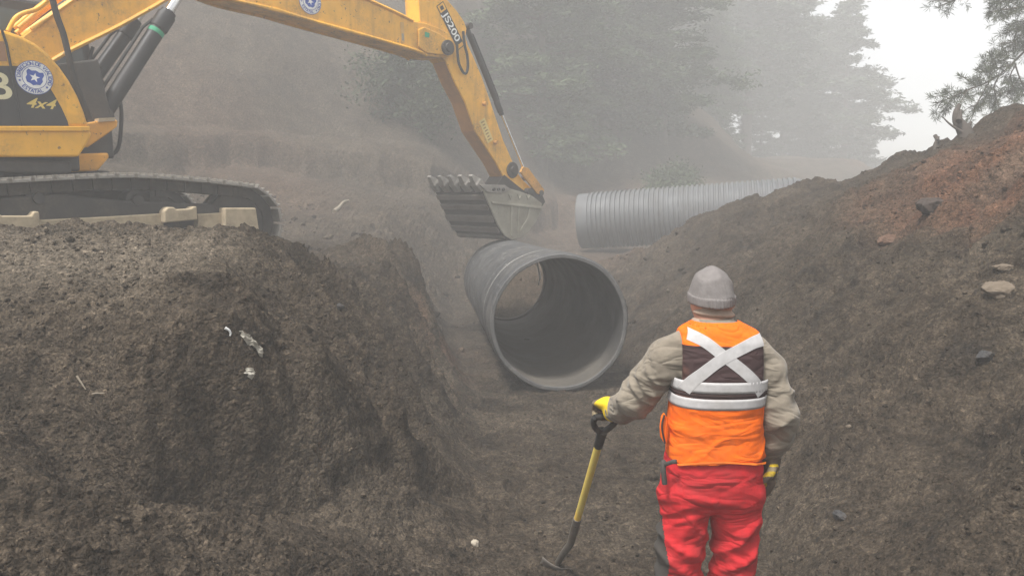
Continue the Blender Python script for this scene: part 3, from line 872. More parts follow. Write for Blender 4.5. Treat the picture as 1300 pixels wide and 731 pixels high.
# bucket cylinder on the back of the stick
a = on_plane(590, 34, 0); b = on_plane(668, 226, 0)
ca = Vector((a[0] + .03, 0, a[1])); cbv = Vector((b[0] + .03, 0, b[1]))
cylinder('bucket_cylinder', EX, ca, cbv, .046, .56, .022)
m = MB(); q = spline([(on_plane(x, y, RD + .06)[0], -RD - .06, on_plane(x, y, RD + .06)[1]) for x, y in ((580, 55), (581, 70), (583, 82), (588, 92), (592, 93), (594, 84), (593, 70), (590, 58), (588, 40))], 5)
m.tube(q, .022, 8); m.build('hose', M_HOSE, stick, smooth=60)
m = MB(); q = spline([(on_plane(x, y, .62)[0], -.62, on_plane(x, y, .62)[1]) for x, y in ((64, -12), (72, 20), (80, 42), (86, 66), (91, 90), (98, 112), (106, 132), (114, 152))], 5)
m.tube(q, .032, 8); m.build('hose', M_HOSE, EX, smooth=60)
m = MB(); q = spline([(on_plane(x, y, .3)[0], -.3, on_plane(x, y, .3)[1]) for x, y in ((150, 118), (154, 140), (153, 170), (149, 190), (138, 198), (120, 205))], 5)
m.tube(q, .022, 8); m.build('hose', M_HOSE, EX, smooth=60)
for pts in ([(118, 60), (110, 86), (105, 108)], [(88, 70), (98, 96), (111, 128)], [(112, 108), (116, 122), (126, 112), (130, 104), (124, 102)]):
    m = MB(); q = spline([(on_plane(x, y, .1)[0], -.1, on_plane(x, y, .1)[1]) for x, y in pts], 5); m.tube(q, .02, 8); m.build('hose', M_HOSE, EX, smooth=60)

# ------------------------------------------------------------------ bucket
RK = .62
A = pl([(612, 236), (640, 237.5), (660, 243), (676, 249), (688, 258), (687.5, 266), (681, 281), (671, 294), (661, 301.5), (650, 304.5), (641, 299), (632, 285), (624, 266), (617, 250)], RK)
BK = empty('bucket'); BK.parent = EX
m = MB()
for s in (-1, 1): m.prism(A, s * RK, s * (RK - .03))
sp = m.build('side_plate', M_BKT, BK, bev=.006)
# shell: sheet with thickness that follows the curve from the lip round to the hinge
curve = spline2([A[0]] + [A[-1], A[-2], A[-3], A[-4], A[-5], A[8], A[7], A[6], A[5]], 5)
def thick(curve, th):
    out = []
    for i, (x, z) in enumerate(curve):
        x0, z0 = curve[max(i - 1, 0)]; x1, z1 = curve[min(i + 1, len(curve) - 1)]
        l = math.hypot(x1 - x0, z1 - z0); nx, nz = -(z1 - z0) / l, (x1 - x0) / l
        out.append((x + nx * th, z + nz * th))
    return out
cen = (sum(p[0] for p in A) / len(A), sum(p[1] for p in A) / len(A))
t_in = thick(curve, .03)
if (t_in[8][0] - cen[0]) ** 2 + (t_in[8][1] - cen[1]) ** 2 > (curve[8][0] - cen[0]) ** 2 + (curve[8][1] - cen[1]) ** 2: t_in = thick(curve, -.03); sgn = 1
else: sgn = -1
W = RK - .031
m = MB(); n = len(curve)
vs = [(x, -W, z) for x, z in curve] + [(x, W, z) for x, z in curve] + [(x, -W, z) for x, z in t_in] + [(x, W, z) for x, z in t_in]
fs = []
for i in range(n - 1):
    fs += [(i, i + 1, n + i + 1, n + i), (2 * n + i, 3 * n + i, 3 * n + i + 1, 2 * n + i + 1)]
    fs += [(i, 2 * n + i, 2 * n + i + 1, i + 1), (n + i, n + i + 1, 3 * n + i + 1, 3 * n + i)]
fs += [(0, n, 3 * n, 2 * n), (n - 1, 3 * n - 1, 4 * n - 1, 2 * n - 1)]
m.add(vs, fs)
shell = m.build('bucket_shell', M_BKTD, BK, smooth=40)
for k in range(5):
    i = 4 + 4 * k; o_ = thick(curve, sgn * .035)
    m = MB(); seg = list(range(i, min(i + 3, n - 1)))
    poly = [curve[j] for j in seg] + [o_[j] for j in seg[::-1]]
    m.prism(poly, -W + .01, W - .01); m.build('wear_strip', M_STRIP, BK, bev=.006)
for s in (-1, 1):
    m = MB(); y0, y1 = s * (RK + .004), s * (RK + .026)
    m.prism(pl([(607, 234.5), (640, 235), (648, 241), (636, 246), (618, 244)], RK), y0, y1)          # side cutter
    m.build('side_cutter', M_TOOTH, BK, bev=.006)
    m = MB()
    for px in (625, 631, 637): 
        x, z = on_plane(px, 240.5, RK); m.lathe([(0, 0), (.026, 0), (.026, .03), (0, .03)], (x, s * (RK + .022), z), (0, s, 0), 8)
    m.build('cutter_bolt', M_STEEL, BK)
    m = MB()
    m.prism(pl([(623, 256), (687, 262.5), (687, 265.5), (624, 258.5)], RK), s * (RK + .002), s * (RK + .028))
    m.prism(pl([(648, 258.5), (650.5, 258.7), (650.5, 300), (648, 299)], RK), s * (RK + .001), s * (RK + .02))
    m.prism(pl([(657, 259.5), (659, 259.7), (659, 298), (657, 298)], RK), s * (RK + .001), s * (RK + .02))
    m.prism(pl([(671.5, 261), (674, 261), (672, 278), (660, 297), (659, 293), (669, 277)], RK), s * (RK + .001), s * (RK + .018))
    for q in (645, 656, 667):
        m.prism(pl([(q, 246.5), (q + 3, 254), (q + 6, 247.5), (q + 4.6, 247.5), (q + 3, 251.5), (q + 1.4, 247)], RK), s * (RK + .001), s * (RK + .014))
    m.build('side_rib', M_BKT, BK, bev=.004)
lx, lz = A[0]
dirx, dirz = lx - curve[5][0], lz - curve[5][1]; dl = math.hypot(dirx, dirz); dirx /= dl; dirz /= dl
m = MB(); m.prism([(lx - .05 * dirx, lz - .05 * dirz), (lx + .07 * dirx, lz + .07 * dirz), (lx + .07 * dirx + .03, lz + .07 * dirz + .012), (lx - .05 * dirx + .05, lz - .05 * dirz + .02)], -W, W)
m.build('lip', M_TOOTH, BK, bev=.006)
for k in range(5):
    y = -W + .07 + k * (2 * W - .14) / 4
    m = MB(); c0 = Vector((lx + .04 * dirx, y, lz + .04 * dirz)); dd = Vector((-.72, 0, .69)); nn = Vector((dd.z, 0, -dd.x))
    vs = []
    for s_, w_, h_ in ((-.12, .075, .075), (.03, .07, .075), (.06, .055, .062), (.19, .04, .018)):
        c1 = c0 + dd * s_
        vs += [c1 + Vector((0, -w_, 0)) + nn * h_, c1 + Vector((0, w_, 0)) + nn * h_, c1 + Vector((0, w_, 0)) - nn * h_, c1 + Vector((0, -w_, 0)) - nn * h_]
    fs = [(3, 2, 1, 0), (12, 13, 14, 15)]
    for j in range(3):
        for e in range(4): fs.append((j * 4 + e, j * 4 + (e + 1) % 4, (j + 1) * 4 + (e + 1) % 4, (j + 1) * 4 + e))
    m.add(vs, fs); m.build('tooth', M_TOOTH, BK, bev=.006)
# hinge ears and the tipping links
m = MB()
for y in (-.22, .22): m.prism(pl([(656, 247), (664, 238), (674, 242), (680, 256), (676, 262), (662, 258)], 0), y - .02, y + .02)
m.build('hinge_ear', M_BKTD, BK, bev=.006)
m = MB()
for y in (-.235, .235): m.prism(pl([(651, 212), (658, 214), (678, 241), (676, 248), (669, 246), (648, 219)], 0), y - .02, y + .02)
m.build('tipping_link', M_YELD, EX, bev=.008)
m = MB(); xp, zp = on_plane(674, 245, 0); m.tube([(xp, -.27, zp), (xp, .27, zp)], .05, 16); xp, zp = on_plane(659, 243, 0); m.tube([(xp, -.27, zp), (xp, .27, zp)], .055, 16)
m.build('bucket_pin', M_STEEL, EX, smooth=40)
# ================================================================== PIPES AND SLING
def plastic_material():
    m, nt, b = new_mat('dark grey polyethylene')
    tc = nt.nodes.new('ShaderNodeTexCoord')
    n1 = noise(nt, 2.2, 6, .65); n2 = noise(nt, 26, 5, .65)
    mp = N(nt, 'ShaderNodeMapping'); L(nt, tc.outputs['Object'], mp.inputs[0]); mp.inputs['Scale'].default_value = (14, 14, 1.2)
    n3 = noise(nt, 1.6, 5, .7, vec=mp.outputs[0])
    c = mixc(nt, ramp(nt, n1, [(.4, 0), (.72, .75)]), (.050, .052, .055), (.11, .103, .092))
    c = mixc(nt, ramp(nt, n3, [(.60, 0), (.70, .65)]), c, (.24, .235, .225))
    c = mixc(nt, 1.0, c, ramp(nt, n2, [(.3, .8), (.7, 1.15)]), 'MULTIPLY')
    L(nt, c, b.inputs['Base Color']); L(nt, ramp(nt, n1, [(.3, .42), (.7, .75)]), b.inputs['Roughness'])
    bumpn(nt, b, n3, .12, .004)
    return m
M_HDPE = plastic_material()
def liner_material():
    m, nt, b = new_mat('pipe bore')
    n1 = noise(nt, 1.6, 6, .65); n2 = noise(nt, 30, 4, .65)
    tc = nt.nodes.new('ShaderNodeTexCoord')
    gn = N(nt, 'ShaderNodeSeparateXYZ'); L(nt, tc.outputs['Object'], gn.inputs[0])
    low = N(nt, 'ShaderNodeMapRange'); L(nt, gn.outputs[1], low.inputs[0]); low.inputs[1].default_value = -.15; low.inputs[2].default_value = -.66
    f = N(nt, 'ShaderNodeMath', operation='MULTIPLY'); L(nt, low.outputs[0], f.inputs[0]); L(nt, ramp(nt, n1, [(.3, .3), (.65, 1)]), f.inputs[1])
    c = mixc(nt, f.outputs[0], (.047, .046, .045), (.135, .12, .098))
    c = mixc(nt, 1.0, c, ramp(nt, n2, [(.3, .8), (.7, 1.15)]), 'MULTIPLY')
    L(nt, c, b.inputs['Base Color']); L(nt, ramp(nt, n1, [(.3, .45), (.7, .8)]), b.inputs['Roughness'])
    return m
M_BORE = liner_material()
M_RIM = grimy('scuffed pipe rim', (.085, .085, .084), (.20, .185, .165), .8, 7, .6, bump=.15)

def frame_of(a, b):
    """matrix whose z runs from a to b and whose y stays upward"""
    z = (b - a).normalized(); x = Vector((0, 0, 1)).cross(z).normalized(); y = z.cross(x)
    return Matrix(((x.x, y.x, z.x, a.x), (x.y, y.y, z.y, a.y), (x.z, y.z, z.z, a.z), (0, 0, 0, 1)))

def open_ring(mb, prof, seg=96, wobble=None):
    mb.lathe(prof, (0, 0, 0), (0, 0, 1), seg)
    if wobble: mb.v = [wobble(Vector(p)) for p in mb.v]

pa = at(711, 410, 8.0); pb = at(642, 356, 13.3)
LN = (pb - pa).length
P1 = empty('drain_pipe'); P1.matrix_world = frame_of(pa, pb)
tag(P1, 'big dark smooth drain pipe lying open end towards us on the trench floor', 'pipe')
RO = .755
def sag(p):
    r = math.hypot(p.x, p.y)
    if r < 1e-6: return p
    a = math.atan2(p.y, p.x)
    f = 1 - .010 * math.sin(a) ** 2 + .006 * math.sin(3 * a + 1 + p.z) + .003 * math.sin(9 * a)
    return Vector((p.x * f, p.y * f, p.z))
m = MB()
prof = [(RO - .012, .012), (RO, .03), (RO, .30), (RO + .004, .31), (RO + .004, .335), (RO, .345), (RO - .002, .78), (RO - .03, .80), (RO - .03, .85), (RO - .012, .87), (RO - .012, 1.26), (RO - .035, 1.29), (RO - .035, 1.34), (RO - .02, 1.36)]
h = 1.36
while h < LN - .3:
    prof += [(RO - .02, h + .5), (RO - .023, h + .53), (RO - .023, h + .56), (RO - .02, h + .59)]; h += .62
prof += [(RO - .02, LN)]
open_ring(m, prof, wobble=sag); m.build('outer_wall', M_HDPE, P1, smooth=30)
m = MB(); open_ring(m, [(RO - .020, 0), (RO - .012, .012)][::1] + [], wobble=sag)
RI = RO - .056
m = MB(); open_ring(m, [(RO - .012, .012), (RO - .018, .0), (RI + .008, .0), (RI, .010)], wobble=sag); m.build('rim', M_RIM, P1, smooth=50)
m = MB(); prof = [(RI, .010)]
h = .35
while h < LN - .2: prof += [(RI, h), (RI - .0012, h + .01), (RI - .0012, h + .03), (RI, h + .04)]; h += .62
prof += [(RI - .0, LN - .16), (RI - .03, LN - .15), (RI - .03, LN), (RO - .02, LN)]
open_ring(m, prof, wobble=sag); m.build('bore', M_BORE, P1, smooth=30)
# pale weld bead round the second joint
m = MB(); 
pts = [sag(Vector(((RO - .016) * math.cos(a), (RO - .016) * math.sin(a), .825))) for a in np.linspace(0, 2 * math.pi, 97)]
m.tube(pts, .012, 6, caps=False); m.build('joint_bead', grimy('pale sealant', (.45, .44, .41), amount=.7, scale=5), P1, smooth=60)

# corrugated pipe waiting beyond the trench
ca = at(737, 281, 21.0); cb2 = at(1003, 264, 19.5)
cb2 = ca + (cb2 - ca).normalized() * 5.7
P2 = empty('corrugated_pipe'); P2.matrix_world = frame_of(ca, cb2)
tag(P2, 'light grey ribbed pipe lying behind the right heap in the fog', 'pipe')
m = MB(); prof = [(.63, 0), (.735, 0), (.75, .02), (.75, .30)]; h = .32
while h < 5.5:
    prof += [(.725, h), (.725, h + .03), (.766, h + .042), (.770, h + .058), (.770, h + .082), (.766, h + .1), (.725, h + .113)]; h += .126
prof += [(.725, 5.67), (.725, 5.7), (.63, 5.7)]
open_ring(m, prof, 72); m.build('ribbed_wall', grimy('pale grey polyethylene', (.105, .11, .115), (.12, .105, .09), .5, 1.5, .55, bump=.05), P2, smooth=35)
m = MB(); open_ring(m, [(.63, 0), (.628, 3.0), (.63, 5.7)], 48); m.build('bore', M_BORE, P2, smooth=40)

# lifting sling that hangs from the bucket behind the pipe
m = MB(); q = spline([at(679, 326, 13.42), at(681.5, 333, 13.40), at(683.5, 341, 13.42), at(686.5, 354, 13.45)], 6)
m.tube(q, .016, 6)
m.tube(spline([at(683, 338, 13.43), at(685, 352, 13.43), at(683.5, 362, 13.43)], 6), .012, 6)
o = m.build('lifting_sling', plain('pale webbing', (.75, .75, .72), .8), smooth=60)
tag(o, 'white lifting strap hanging in the far opening of the smooth drain pipe', 'strap')
# ================================================================== WORKER AND SHOVEL
def surface_nets(f, lo, hi, h):
    lo = np.array(lo, float); n = np.ceil((np.array(hi) - lo) / h).astype(int) + 1
    ax = [lo[i] + h * np.arange(n[i]) for i in range(3)]
    X, Y, Z = np.meshgrid(*ax, indexing='ij')
    F = f(X, Y, Z).astype(np.float64)
    ins = F < 0
    c = [(a, b, d) for a in (0, 1) for b in (0, 1) for d in (0, 1)]
    def S(A, o): return A[o[0]:A.shape[0] - 1 + o[0], o[1]:A.shape[1] - 1 + o[1], o[2]:A.shape[2] - 1 + o[2]]
    cnt = sum(S(ins, o).astype(np.int8) for o in c)
    act = (cnt > 0) & (cnt < 8)
    idx = -np.ones(act.shape, dtype=np.int64); I_ = np.argwhere(act); idx[act] = np.arange(len(I_))
    acc = np.zeros((len(I_), 3)); num = np.zeros(len(I_))
    for o1 in c:
        for a in range(3):
            if o1[a] == 1: continue
            o2 = list(o1); o2[a] = 1; o2 = tuple(o2)
            f1 = S(F, o1)[act]; f2 = S(F, o2)[act]
            cr = (f1 < 0) != (f2 < 0)
            t = np.where(cr, f1 / np.where(cr, f1 - f2, 1), 0)
            p = np.tile(np.array(o1, float), (len(I_), 1)); p[:, a] += t
            acc[cr] += p[cr]; num[cr] += 1
    V = lo + h * (I_ + acc / num[:, None])
    quads = []
    for a in range(3):
        b, d = (a + 1) % 3, (a + 2) % 3
        sl1 = [slice(None)] * 3; sl2 = [slice(None)] * 3
        sl1[a] = slice(0, -1); sl2[a] = slice(1, None)
        cr = ins[tuple(sl1)] != ins[tuple(sl2)]
        E = np.argwhere(cr)
        ok = (E[:, b] > 0) & (E[:, d] > 0) & (E[:, b] < n[b] - 1) & (E[:, d] < n[d] - 1); E = E[ok]
        flip = ins[tuple(sl1)][E[:, 0], E[:, 1], E[:, 2]]
        def g(db, dd):
            e = E.copy(); e[:, b] += db; e[:, d] += dd
            return idx[e[:, 0], e[:, 1], e[:, 2]]
        q = np.stack([g(-1, -1), g(0, -1), g(0, 0), g(-1, 0)], -1)
        q[~flip] = q[~flip][:, ::-1]
        quads.append(q)
    return V, np.concatenate(quads)

def capsule(X, Y, Z, a, b, ra, rb):
    a = np.array(a, float); b = np.array(b, float); d = b - a; L2 = d @ d
    t = np.clip(((X - a[0]) * d[0] + (Y - a[1]) * d[1] + (Z - a[2]) * d[2]) / L2, 0, 1)
    return np.sqrt((X - a[0] - t * d[0]) ** 2 + (Y - a[1] - t * d[1]) ** 2 + (Z - a[2] - t * d[2]) ** 2) - (ra + (rb - ra) * t)
def chain(X, Y, Z, pts, rads, k):
    d = None
    for i in range(len(pts) - 1):
        c = capsule(X, Y, Z, pts[i], pts[i + 1], rads[i], rads[i + 1])
        d = c if d is None else smin(d, c, k)
    return d
def ellip(X, Y, Z, c, r):
    q = np.sqrt(((X - c[0]) / r[0]) ** 2 + ((Y - c[1]) / r[1]) ** 2 + ((Z - c[2]) / r[2]) ** 2)
    return (q - 1) * min(r)
def stack(X, Y, Z, sec, grow=0.0, power=2.3):
    """body of oval sections (z, cx, cy, a, b)"""
    s = np.array(sec); z = s[:, 0]
    cx = np.interp(Z, z, s[:, 1]); cy = np.interp(Z, z, s[:, 2]); a = np.interp(Z, z, s[:, 3]) + grow; b = np.interp(Z, z, s[:, 4]) + grow
    q = (np.abs((X - cx) / a) ** power + np.abs((Y - cy) / b) ** power) ** (1 / power)
    d = (q - 1) * np.minimum(a, b)
    return np.maximum(d, np.maximum(z[0] - Z, Z - z[-1]))

# joints, local metres: x right, y ahead, z up from the soles
SHL, SHR = (-.130, 0, 1.468), (.195, .0, 1.448)
ELL, WRL = (-.268, .10, 1.225), (-.325, .285, 1.125)
ELR, WRR = (.255, -.04, 1.20), (.256, .035, 1.035)
HIPL, HIPR = (-.075, 0, .90), (.105, 0, .90)
KNL, KNR = (-.097, .02, .50), (.114, .03, .50)
ANL, ANR = (-.098, -.02, .09), (.115, -.02, .09)
TORSO = [(.86, .018, 0, .150, .105), (.95, .018, 0, .165, .115), (1.05, .018, 0, .160, .115), (1.2, .018, 0, .155, .115), (1.34, .032, .0, .150, .112), (1.42, .030, .0, .145, .102), (1.495, .026, .0, .125, .085), (1.54, .018, .005, .080, .068), (1.57, .008, .012, .056, .056)]
GRIP = Vector((-.350, .352, 1.085))            # where the left hand closes on the handle
GRIPDIR = Vector((.95, .30, .05)).normalized()

def finger_chain(base, dirs, lens): 
    p = [Vector(base)]
    for d, l in zip(dirs, lens): p.append(p[-1] + Vector(d).normalized() * l)
    return p

def hand_field(X, Y, Z, wrist, palm_c, across, along, palm_n, curl, size=1.0, r=.0105):
    """palm, four fingers that curl round palm_n side, thumb from the palm's edge"""
    across, along, palm_n = Vector(across).normalized(), Vector(along).normalized(), Vector(palm_n).normalized()
    palm_c = Vector(palm_c)
    M = [across, along, palm_n]
    lx = sum((C - palm_c[i]) * across[i] for i, C in enumerate((X, Y, Z)))
    ly = sum((C - palm_c[i]) * along[i] for i, C in enumerate((X, Y, Z)))
    lz = sum((C - palm_c[i]) * palm_n[i] for i, C in enumerate((X, Y, Z)))
    d = ellip(lx, ly, lz, (0, 0, 0), (.046 * size, .052 * size, .020 * size))
    d = smin(d, capsule(X, Y, Z, wrist, palm_c - along * .02, .031, .030), .02)
    for i, (o, ln) in enumerate(((-.034, .85), (-.012, 1.0), (.011, .95), (.033, .75))):
        base = palm_c + across * o * size + along * .040 * size
        ang = 0; ds = []
        for c_ in curl:
            ang += c_; ds.append(along * math.cos(ang) + palm_n * math.sin(ang))
        p = finger_chain(base, ds, [.042 * ln * size, .028 * ln * size, .022 * ln * size])
        d = smin(d, chain(X, Y, Z, [tuple(v) for v in p], [r * 1.08 * size, r * size, r * .93 * size, r * .8 * size], .004), .006)
    base = palm_c - across * .036 * size - along * .022 * size
    p = finger_chain(base, [-across * .75 + along * .5 + palm_n * .5, along * .7 + palm_n * .75 - across * .25, along * .5 + palm_n * .8 + across * .35], [.036 * size, .03 * size, .026 * size])
    d = smin(d, chain(X, Y, Z, [tuple(v) for v in p], [.0145 * size, .0125 * size, .0115 * size, .0095 * size], .004), .010)
    return d

def hands(X, Y, Z, g=0.0):
    # left: fingers over the grip bar, knuckles up
    al = (Vector((0, .55, -.85))).normalized()
    pn = al.cross(GRIPDIR).normalized()
    if pn.z > 0: pn = -pn
    pc = GRIP + Vector((0, 0, .036)) - Vector(al) * .018 - pn * .006
    l = hand_field(X, Y, Z, WRL, pc, -GRIPDIR, Vector((-.05, .85, -.2)), Vector((0, -.25, -1)), (.55, 1.25, 1.1), 1.06 + g, .0115 + g * .03)
    r = hand_field(X, Y, Z, WRR, (.258, .045, .965), (.12, 1, .15), (-.06, .16, -1), (-1, .1, .05), (.35, .55, .5), 1.04 + g, .0115 + g * .03)
    return np.minimum(l, r)

def fold(X, Y, Z, dirv, freq, seed, warp=.02):
    a = Vector(dirv).normalized()
    u = X * a.x + Y * a.y + Z * a.z
    b = a.orthogonal().normalized(); v = X * b.x + Y * b.y + Z * b.z
    return perlin((u + warp * perlin(v * 9, u * 4, seed + 5)) * freq, v * freq * .28 + 3.1, seed)

def crease(X, Y, Z, dirv, freq, seed):
    n = fold(X, Y, Z, dirv, freq, seed, .03)
    return .25 - np.clip(1 - np.abs(n) * 1.6, 0, 1) ** 1.7

def person_body(X, Y, Z):
    d = stack(X, Y, Z, TORSO, 0, 2.2)
    d = smin(d, chain(X, Y, Z, [SHL, ELL, WRL], [.032, .032, .026], .015), .02)
    d = smin(d, chain(X, Y, Z, [SHR, ELR, WRR], [.032, .032, .026], .015), .02)
    for h, k, a, s in ((HIPL, KNL, ANL, -1), (HIPR, KNR, ANR, 1)):
        d = smin(d, chain(X, Y, Z, [h, k, a], [.088, .058, .040], .03), .04)
        d = smin(d, capsule(X, Y, Z, (a[0], a[1] - .03, .05), (a[0] + s * .02, a[1] + .16, .035), .038, .033), .02)
    d = smin(d, capsule(X, Y, Z, (0, .01, 1.52), (-.008, .03, 1.60), .055, .053), .02)
    head = ellip(X, Y, Z, (.004, .045, 1.642), (.072, .090, .094))
    head = smin(head, ellip(X, Y, Z, (.004, .075, 1.592), (.058, .062, .065)), .03)
    head = smin(head, capsule(X, Y, Z, (-.01, .138, 1.642), (-.01, .158, 1.612), .009, .014), .012)     # nose
    head = smin(head, ellip(X, Y, Z, (.004, .130, 1.578), (.026, .012, .007)), .006)                    # lips
    head = smin(head, ellip(X, Y, Z, (.004, .124, 1.658), (.052, .012, .008)), .012)                    # brow
    for s in (-1, 1):
        head = smin(head, ellip(X, Y, Z, (.004 + s * .072, .035, 1.625), (.010, .022, .034)), .006)     # ear
        head = smax(head, -ellip(X, Y, Z, (.004 + s * .032, .138, 1.643), (.015, .012, .009)), .008)
        head = np.minimum(head, ellip(X, Y, Z, (.004 + s * .032, .122, 1.643), (.012, .012, .012)))
    d = smin(d, head, .02)
    return smin(d, hands(X, Y, Z), .012)

def jacket(X, Y, Z):
    d = stack(X, Y, Z, [s for s in TORSO if s[0] > 1.0], .010, 2.2)
    aL = chain(X, Y, Z, [(-.095, 0, 1.463), (-.165, .022, 1.412), ELL, (-.305, .225, 1.150), (WRL[0] + .003, WRL[1] - .01, WRL[2] + .004)], [.066, .074, .063, .051, .039], .018)
    aR = chain(X, Y, Z, [(.155, 0, 1.443), (.216, -.005, 1.372), ELR, (.262, .0, 1.11), (WRR[0] + .001, WRR[1] - .003, WRR[2] + .012)], [.065, .067, .056, .049, .042], .018)
    # gathered sleeves
    fl = .014 * crease(X, Y, Z, (Vector(WRL) - Vector(ELL)), 21, 201) + .012 * crease(X, Y, Z, (.5, .1, .9), 11, 202)
    fr = .014 * crease(X, Y, Z, (Vector(WRR) - Vector(ELR)) + Vector((.25, 0, 0)), 19, 203) + .013 * crease(X, Y, Z, (-.5, .1, .9), 10, 204)
    aL = aL + fl * sstep(1.45, 1.33, Z); aR = aR + fr * sstep(1.43, 1.31, Z)
    d = smin(smin(d, aL, .025), aR, .025)
    # stand-up collar
    return d

VEST = [(1.02, .022, .0, .186, .135), (1.08, .022, .0, .182, .133), (1.17, .020, .0, .176, .132), (1.27, .024, .0, .178, .134), (1.36, .030, .0, .182, .133), (1.43, .028, .0, .182, .126), (1.49, .026, .0, .176, .114), (1.525, .020, .003, .148, .102), (1.55, .013, .006, .106, .090), (1.572, .005, .010, .078, .076), (1.60, .002, .012, .066, .070)]
def vest_form(X, Y, Z):
    d = stack(X, Y, Z, VEST, 0, 2.5)
    d = d + .005 * crease(X, Y, Z, (.25, 0, 1), 9, 211) * sstep(1.44, 1.1, Z) + .005 * crease(X, Y, Z, (-.6, 0, 1), 13, 212) * sstep(1.22, 1.12, Z)
    d = d + .004 * fold(X, Y, Z, (1, 0, .25), 8, 213) * sstep(1.15, 1.04, Z)
    return d
def vest_field(X, Y, Z):
    d = vest_form(X, Y, Z)
    shell = np.maximum(d, -(d + .010))
    # neck hole, arm holes, straight hem
    shell = smax(shell, -(np.sqrt((X - .004) ** 2 + (Y - .03) ** 2) - .070) * 1.0 if False else shell, .001)
    zc = 1.563 - .06 * sstep(.0, .1, Y)
    shell = np.maximum(shell, Z - zc)
    shell = np.maximum(shell, 1.038 + .006 * np.sin(X * 14) - Z)
    for sh, s in ((SHL, -1), (SHR, 1)):
        cxs = sh[0] + s * .035
        hole = np.sqrt(((Y - .0) / .125) ** 2 + ((Z - 1.375) / .150) ** 2) - 1
        hole = np.maximum(hole * .1, (.150 + .026 * sstep(1.36, 1.24, Z)) - s * (X - .022))
        shell = smax(shell, -hole, .006)
    return shell

def trousers(X, Y, Z):
    hip = stack(X, Y, Z, [(.83, .016, -.002, .150, .085), (.872, .017, -.002, .184, .118), (.90, .018, -.002, .190, .130), (.96, .018, 0, .190, .130), (1.05, .018, 0, .176, .122), (1.075, .018, 0, .174, .12)], 0, 2.4)
    lL = chain(X, Y, Z, [(-.082, -.0, .86), (-.099, .0, .66), KNL, (-.102, .0, .30), ANL], [.098, .084, .081, .082, .084], .02)
    lR = chain(X, Y, Z, [(.116, -.0, .86), (.117, .0, .66), KNR, (.108, .0, .30), ANR], [.094, .080, .079, .080, .084], .02)
    lL = lL + .016 * crease(X, Y, Z, (.5, 0, .85), 11, 221) + .009 * crease(X, Y, Z, (-.6, .1, .8), 19, 222)
    lR = lR + .016 * crease(X, Y, Z, (-.55, 0, .85), 11, 223) + .009 * crease(X, Y, Z, (.5, .2, .8), 21, 224)
    legs = smin(lL, lR, .004)
    d = smin(hip + .007 * crease(X, Y, Z, (.35, 0, 1), 10, 225), legs, .035)
    # seam between the seat halves and the hem over the boots
    d = d + .005 * np.exp(-((X - .018) / .012) ** 2) * sstep(-.02, -.08, Y) * sstep(.82, .88, Z) * sstep(.98, .93, Z)
    return np.maximum(d, .115 - Z)

def boots(X, Y, Z):
    d = None
    for a, s in ((ANL, -1), (ANR, 1)):
        b = capsule(X, Y, Z, (a[0], a[1], .06), (a[0], a[1], .22), .062, .060)
        b = smin(b, capsule(X, Y, Z, (a[0], a[1] - .02, .05), (a[0] + s * .025, a[1] + .175, .045), .056, .050), .03)
        b = np.maximum(b, -Z + .0)
        d = b if d is None else np.minimum(d, b)
    return d

def crease_bump(nt, fine, amount):
    """soft folds with narrow creases, under the weave"""
    h = None
    for sc, rot in ((7, .5), (13, -.7)):
        tc = nt.nodes.new('ShaderNodeTexCoord'); mp = N(nt, 'ShaderNodeMapping'); mp.inputs['Rotation'].default_value = (0, rot, 0); mp.inputs['Scale'].default_value = (.45, .6, 1.25)
        L(nt, tc.outputs['Object'], mp.inputs[0])
        n = N(nt, 'ShaderNodeTexNoise', Scale=sc, Detail=2, Roughness=.4, Distortion=.6); L(nt, mp.outputs[0], n.inputs['Vector'])
        r = ramp(nt, n.outputs[0], [(.36, .55), (.485, 0.0), (.5, .0), (.64, 1.0)])
        if h is None: h = r
        else:
            m = N(nt, 'ShaderNodeMath', operation='ADD'); L(nt, h, m.inputs[0]); L(nt, r, m.inputs[1]); h = m.outputs[0]
    bp = N(nt, 'ShaderNodeBump', Strength=amount, Distance=.02); L(nt, h, bp.inputs['Height']); L(nt, bp.outputs[0], fine.inputs['Normal'])

def cloth(name, col, weave=420, rough=.85, dirt=(.12, .095, .07), amount=.3, var=(.88, 1.08), bump=.15, scale=5, sheen=.0, wrinkle=0):
    m, nt, b = new_mat(name)
    n1 = noise(nt, scale, 5, .6); n2 = noise(nt, weave, 2, .5); n3 = noise(nt, 38, 4, .6)
    c = mixc(nt, 1.0, col, ramp(nt, n3, [(.3, var[0]), (.7, var[1])]), 'MULTIPLY')
    f = N(nt, 'ShaderNodeMath', operation='MULTIPLY'); L(nt, ramp(nt, n1, [(.5, 0), (.75, 1)]), f.inputs[0]); f.inputs[1].default_value = amount
    c = mixc(nt, f.outputs[0], c, dirt)
    L(nt, c, b.inputs['Base Color']); b.inputs['Roughness'].default_value = rough; b.inputs['Specular IOR Level'].default_value = .2
    if sheen: b.inputs['Sheen Weight'].default_value = sheen
    s = N(nt, 'ShaderNodeMath', operation='MULTIPLY_ADD'); L(nt, n2, s.inputs[0]); s.inputs[1].default_value = .4; L(nt, n3, s.inputs[2])
    bumpn(nt, b, s.outputs[0], bump, .003)
    if wrinkle:
        fine = b.inputs['Normal'].links[0].from_node
        crease_bump(nt, fine, wrinkle)
    return m
M_SKIN = cloth('skin', (.50, .27, .19), 300, .55, (.3, .14, .09), .2, bump=.05)
M_FLEECE = cloth('khaki fleece', (.235, .203, .158), 600, .95, amount=.35, bump=.35, sheen=.15, wrinkle=.42)
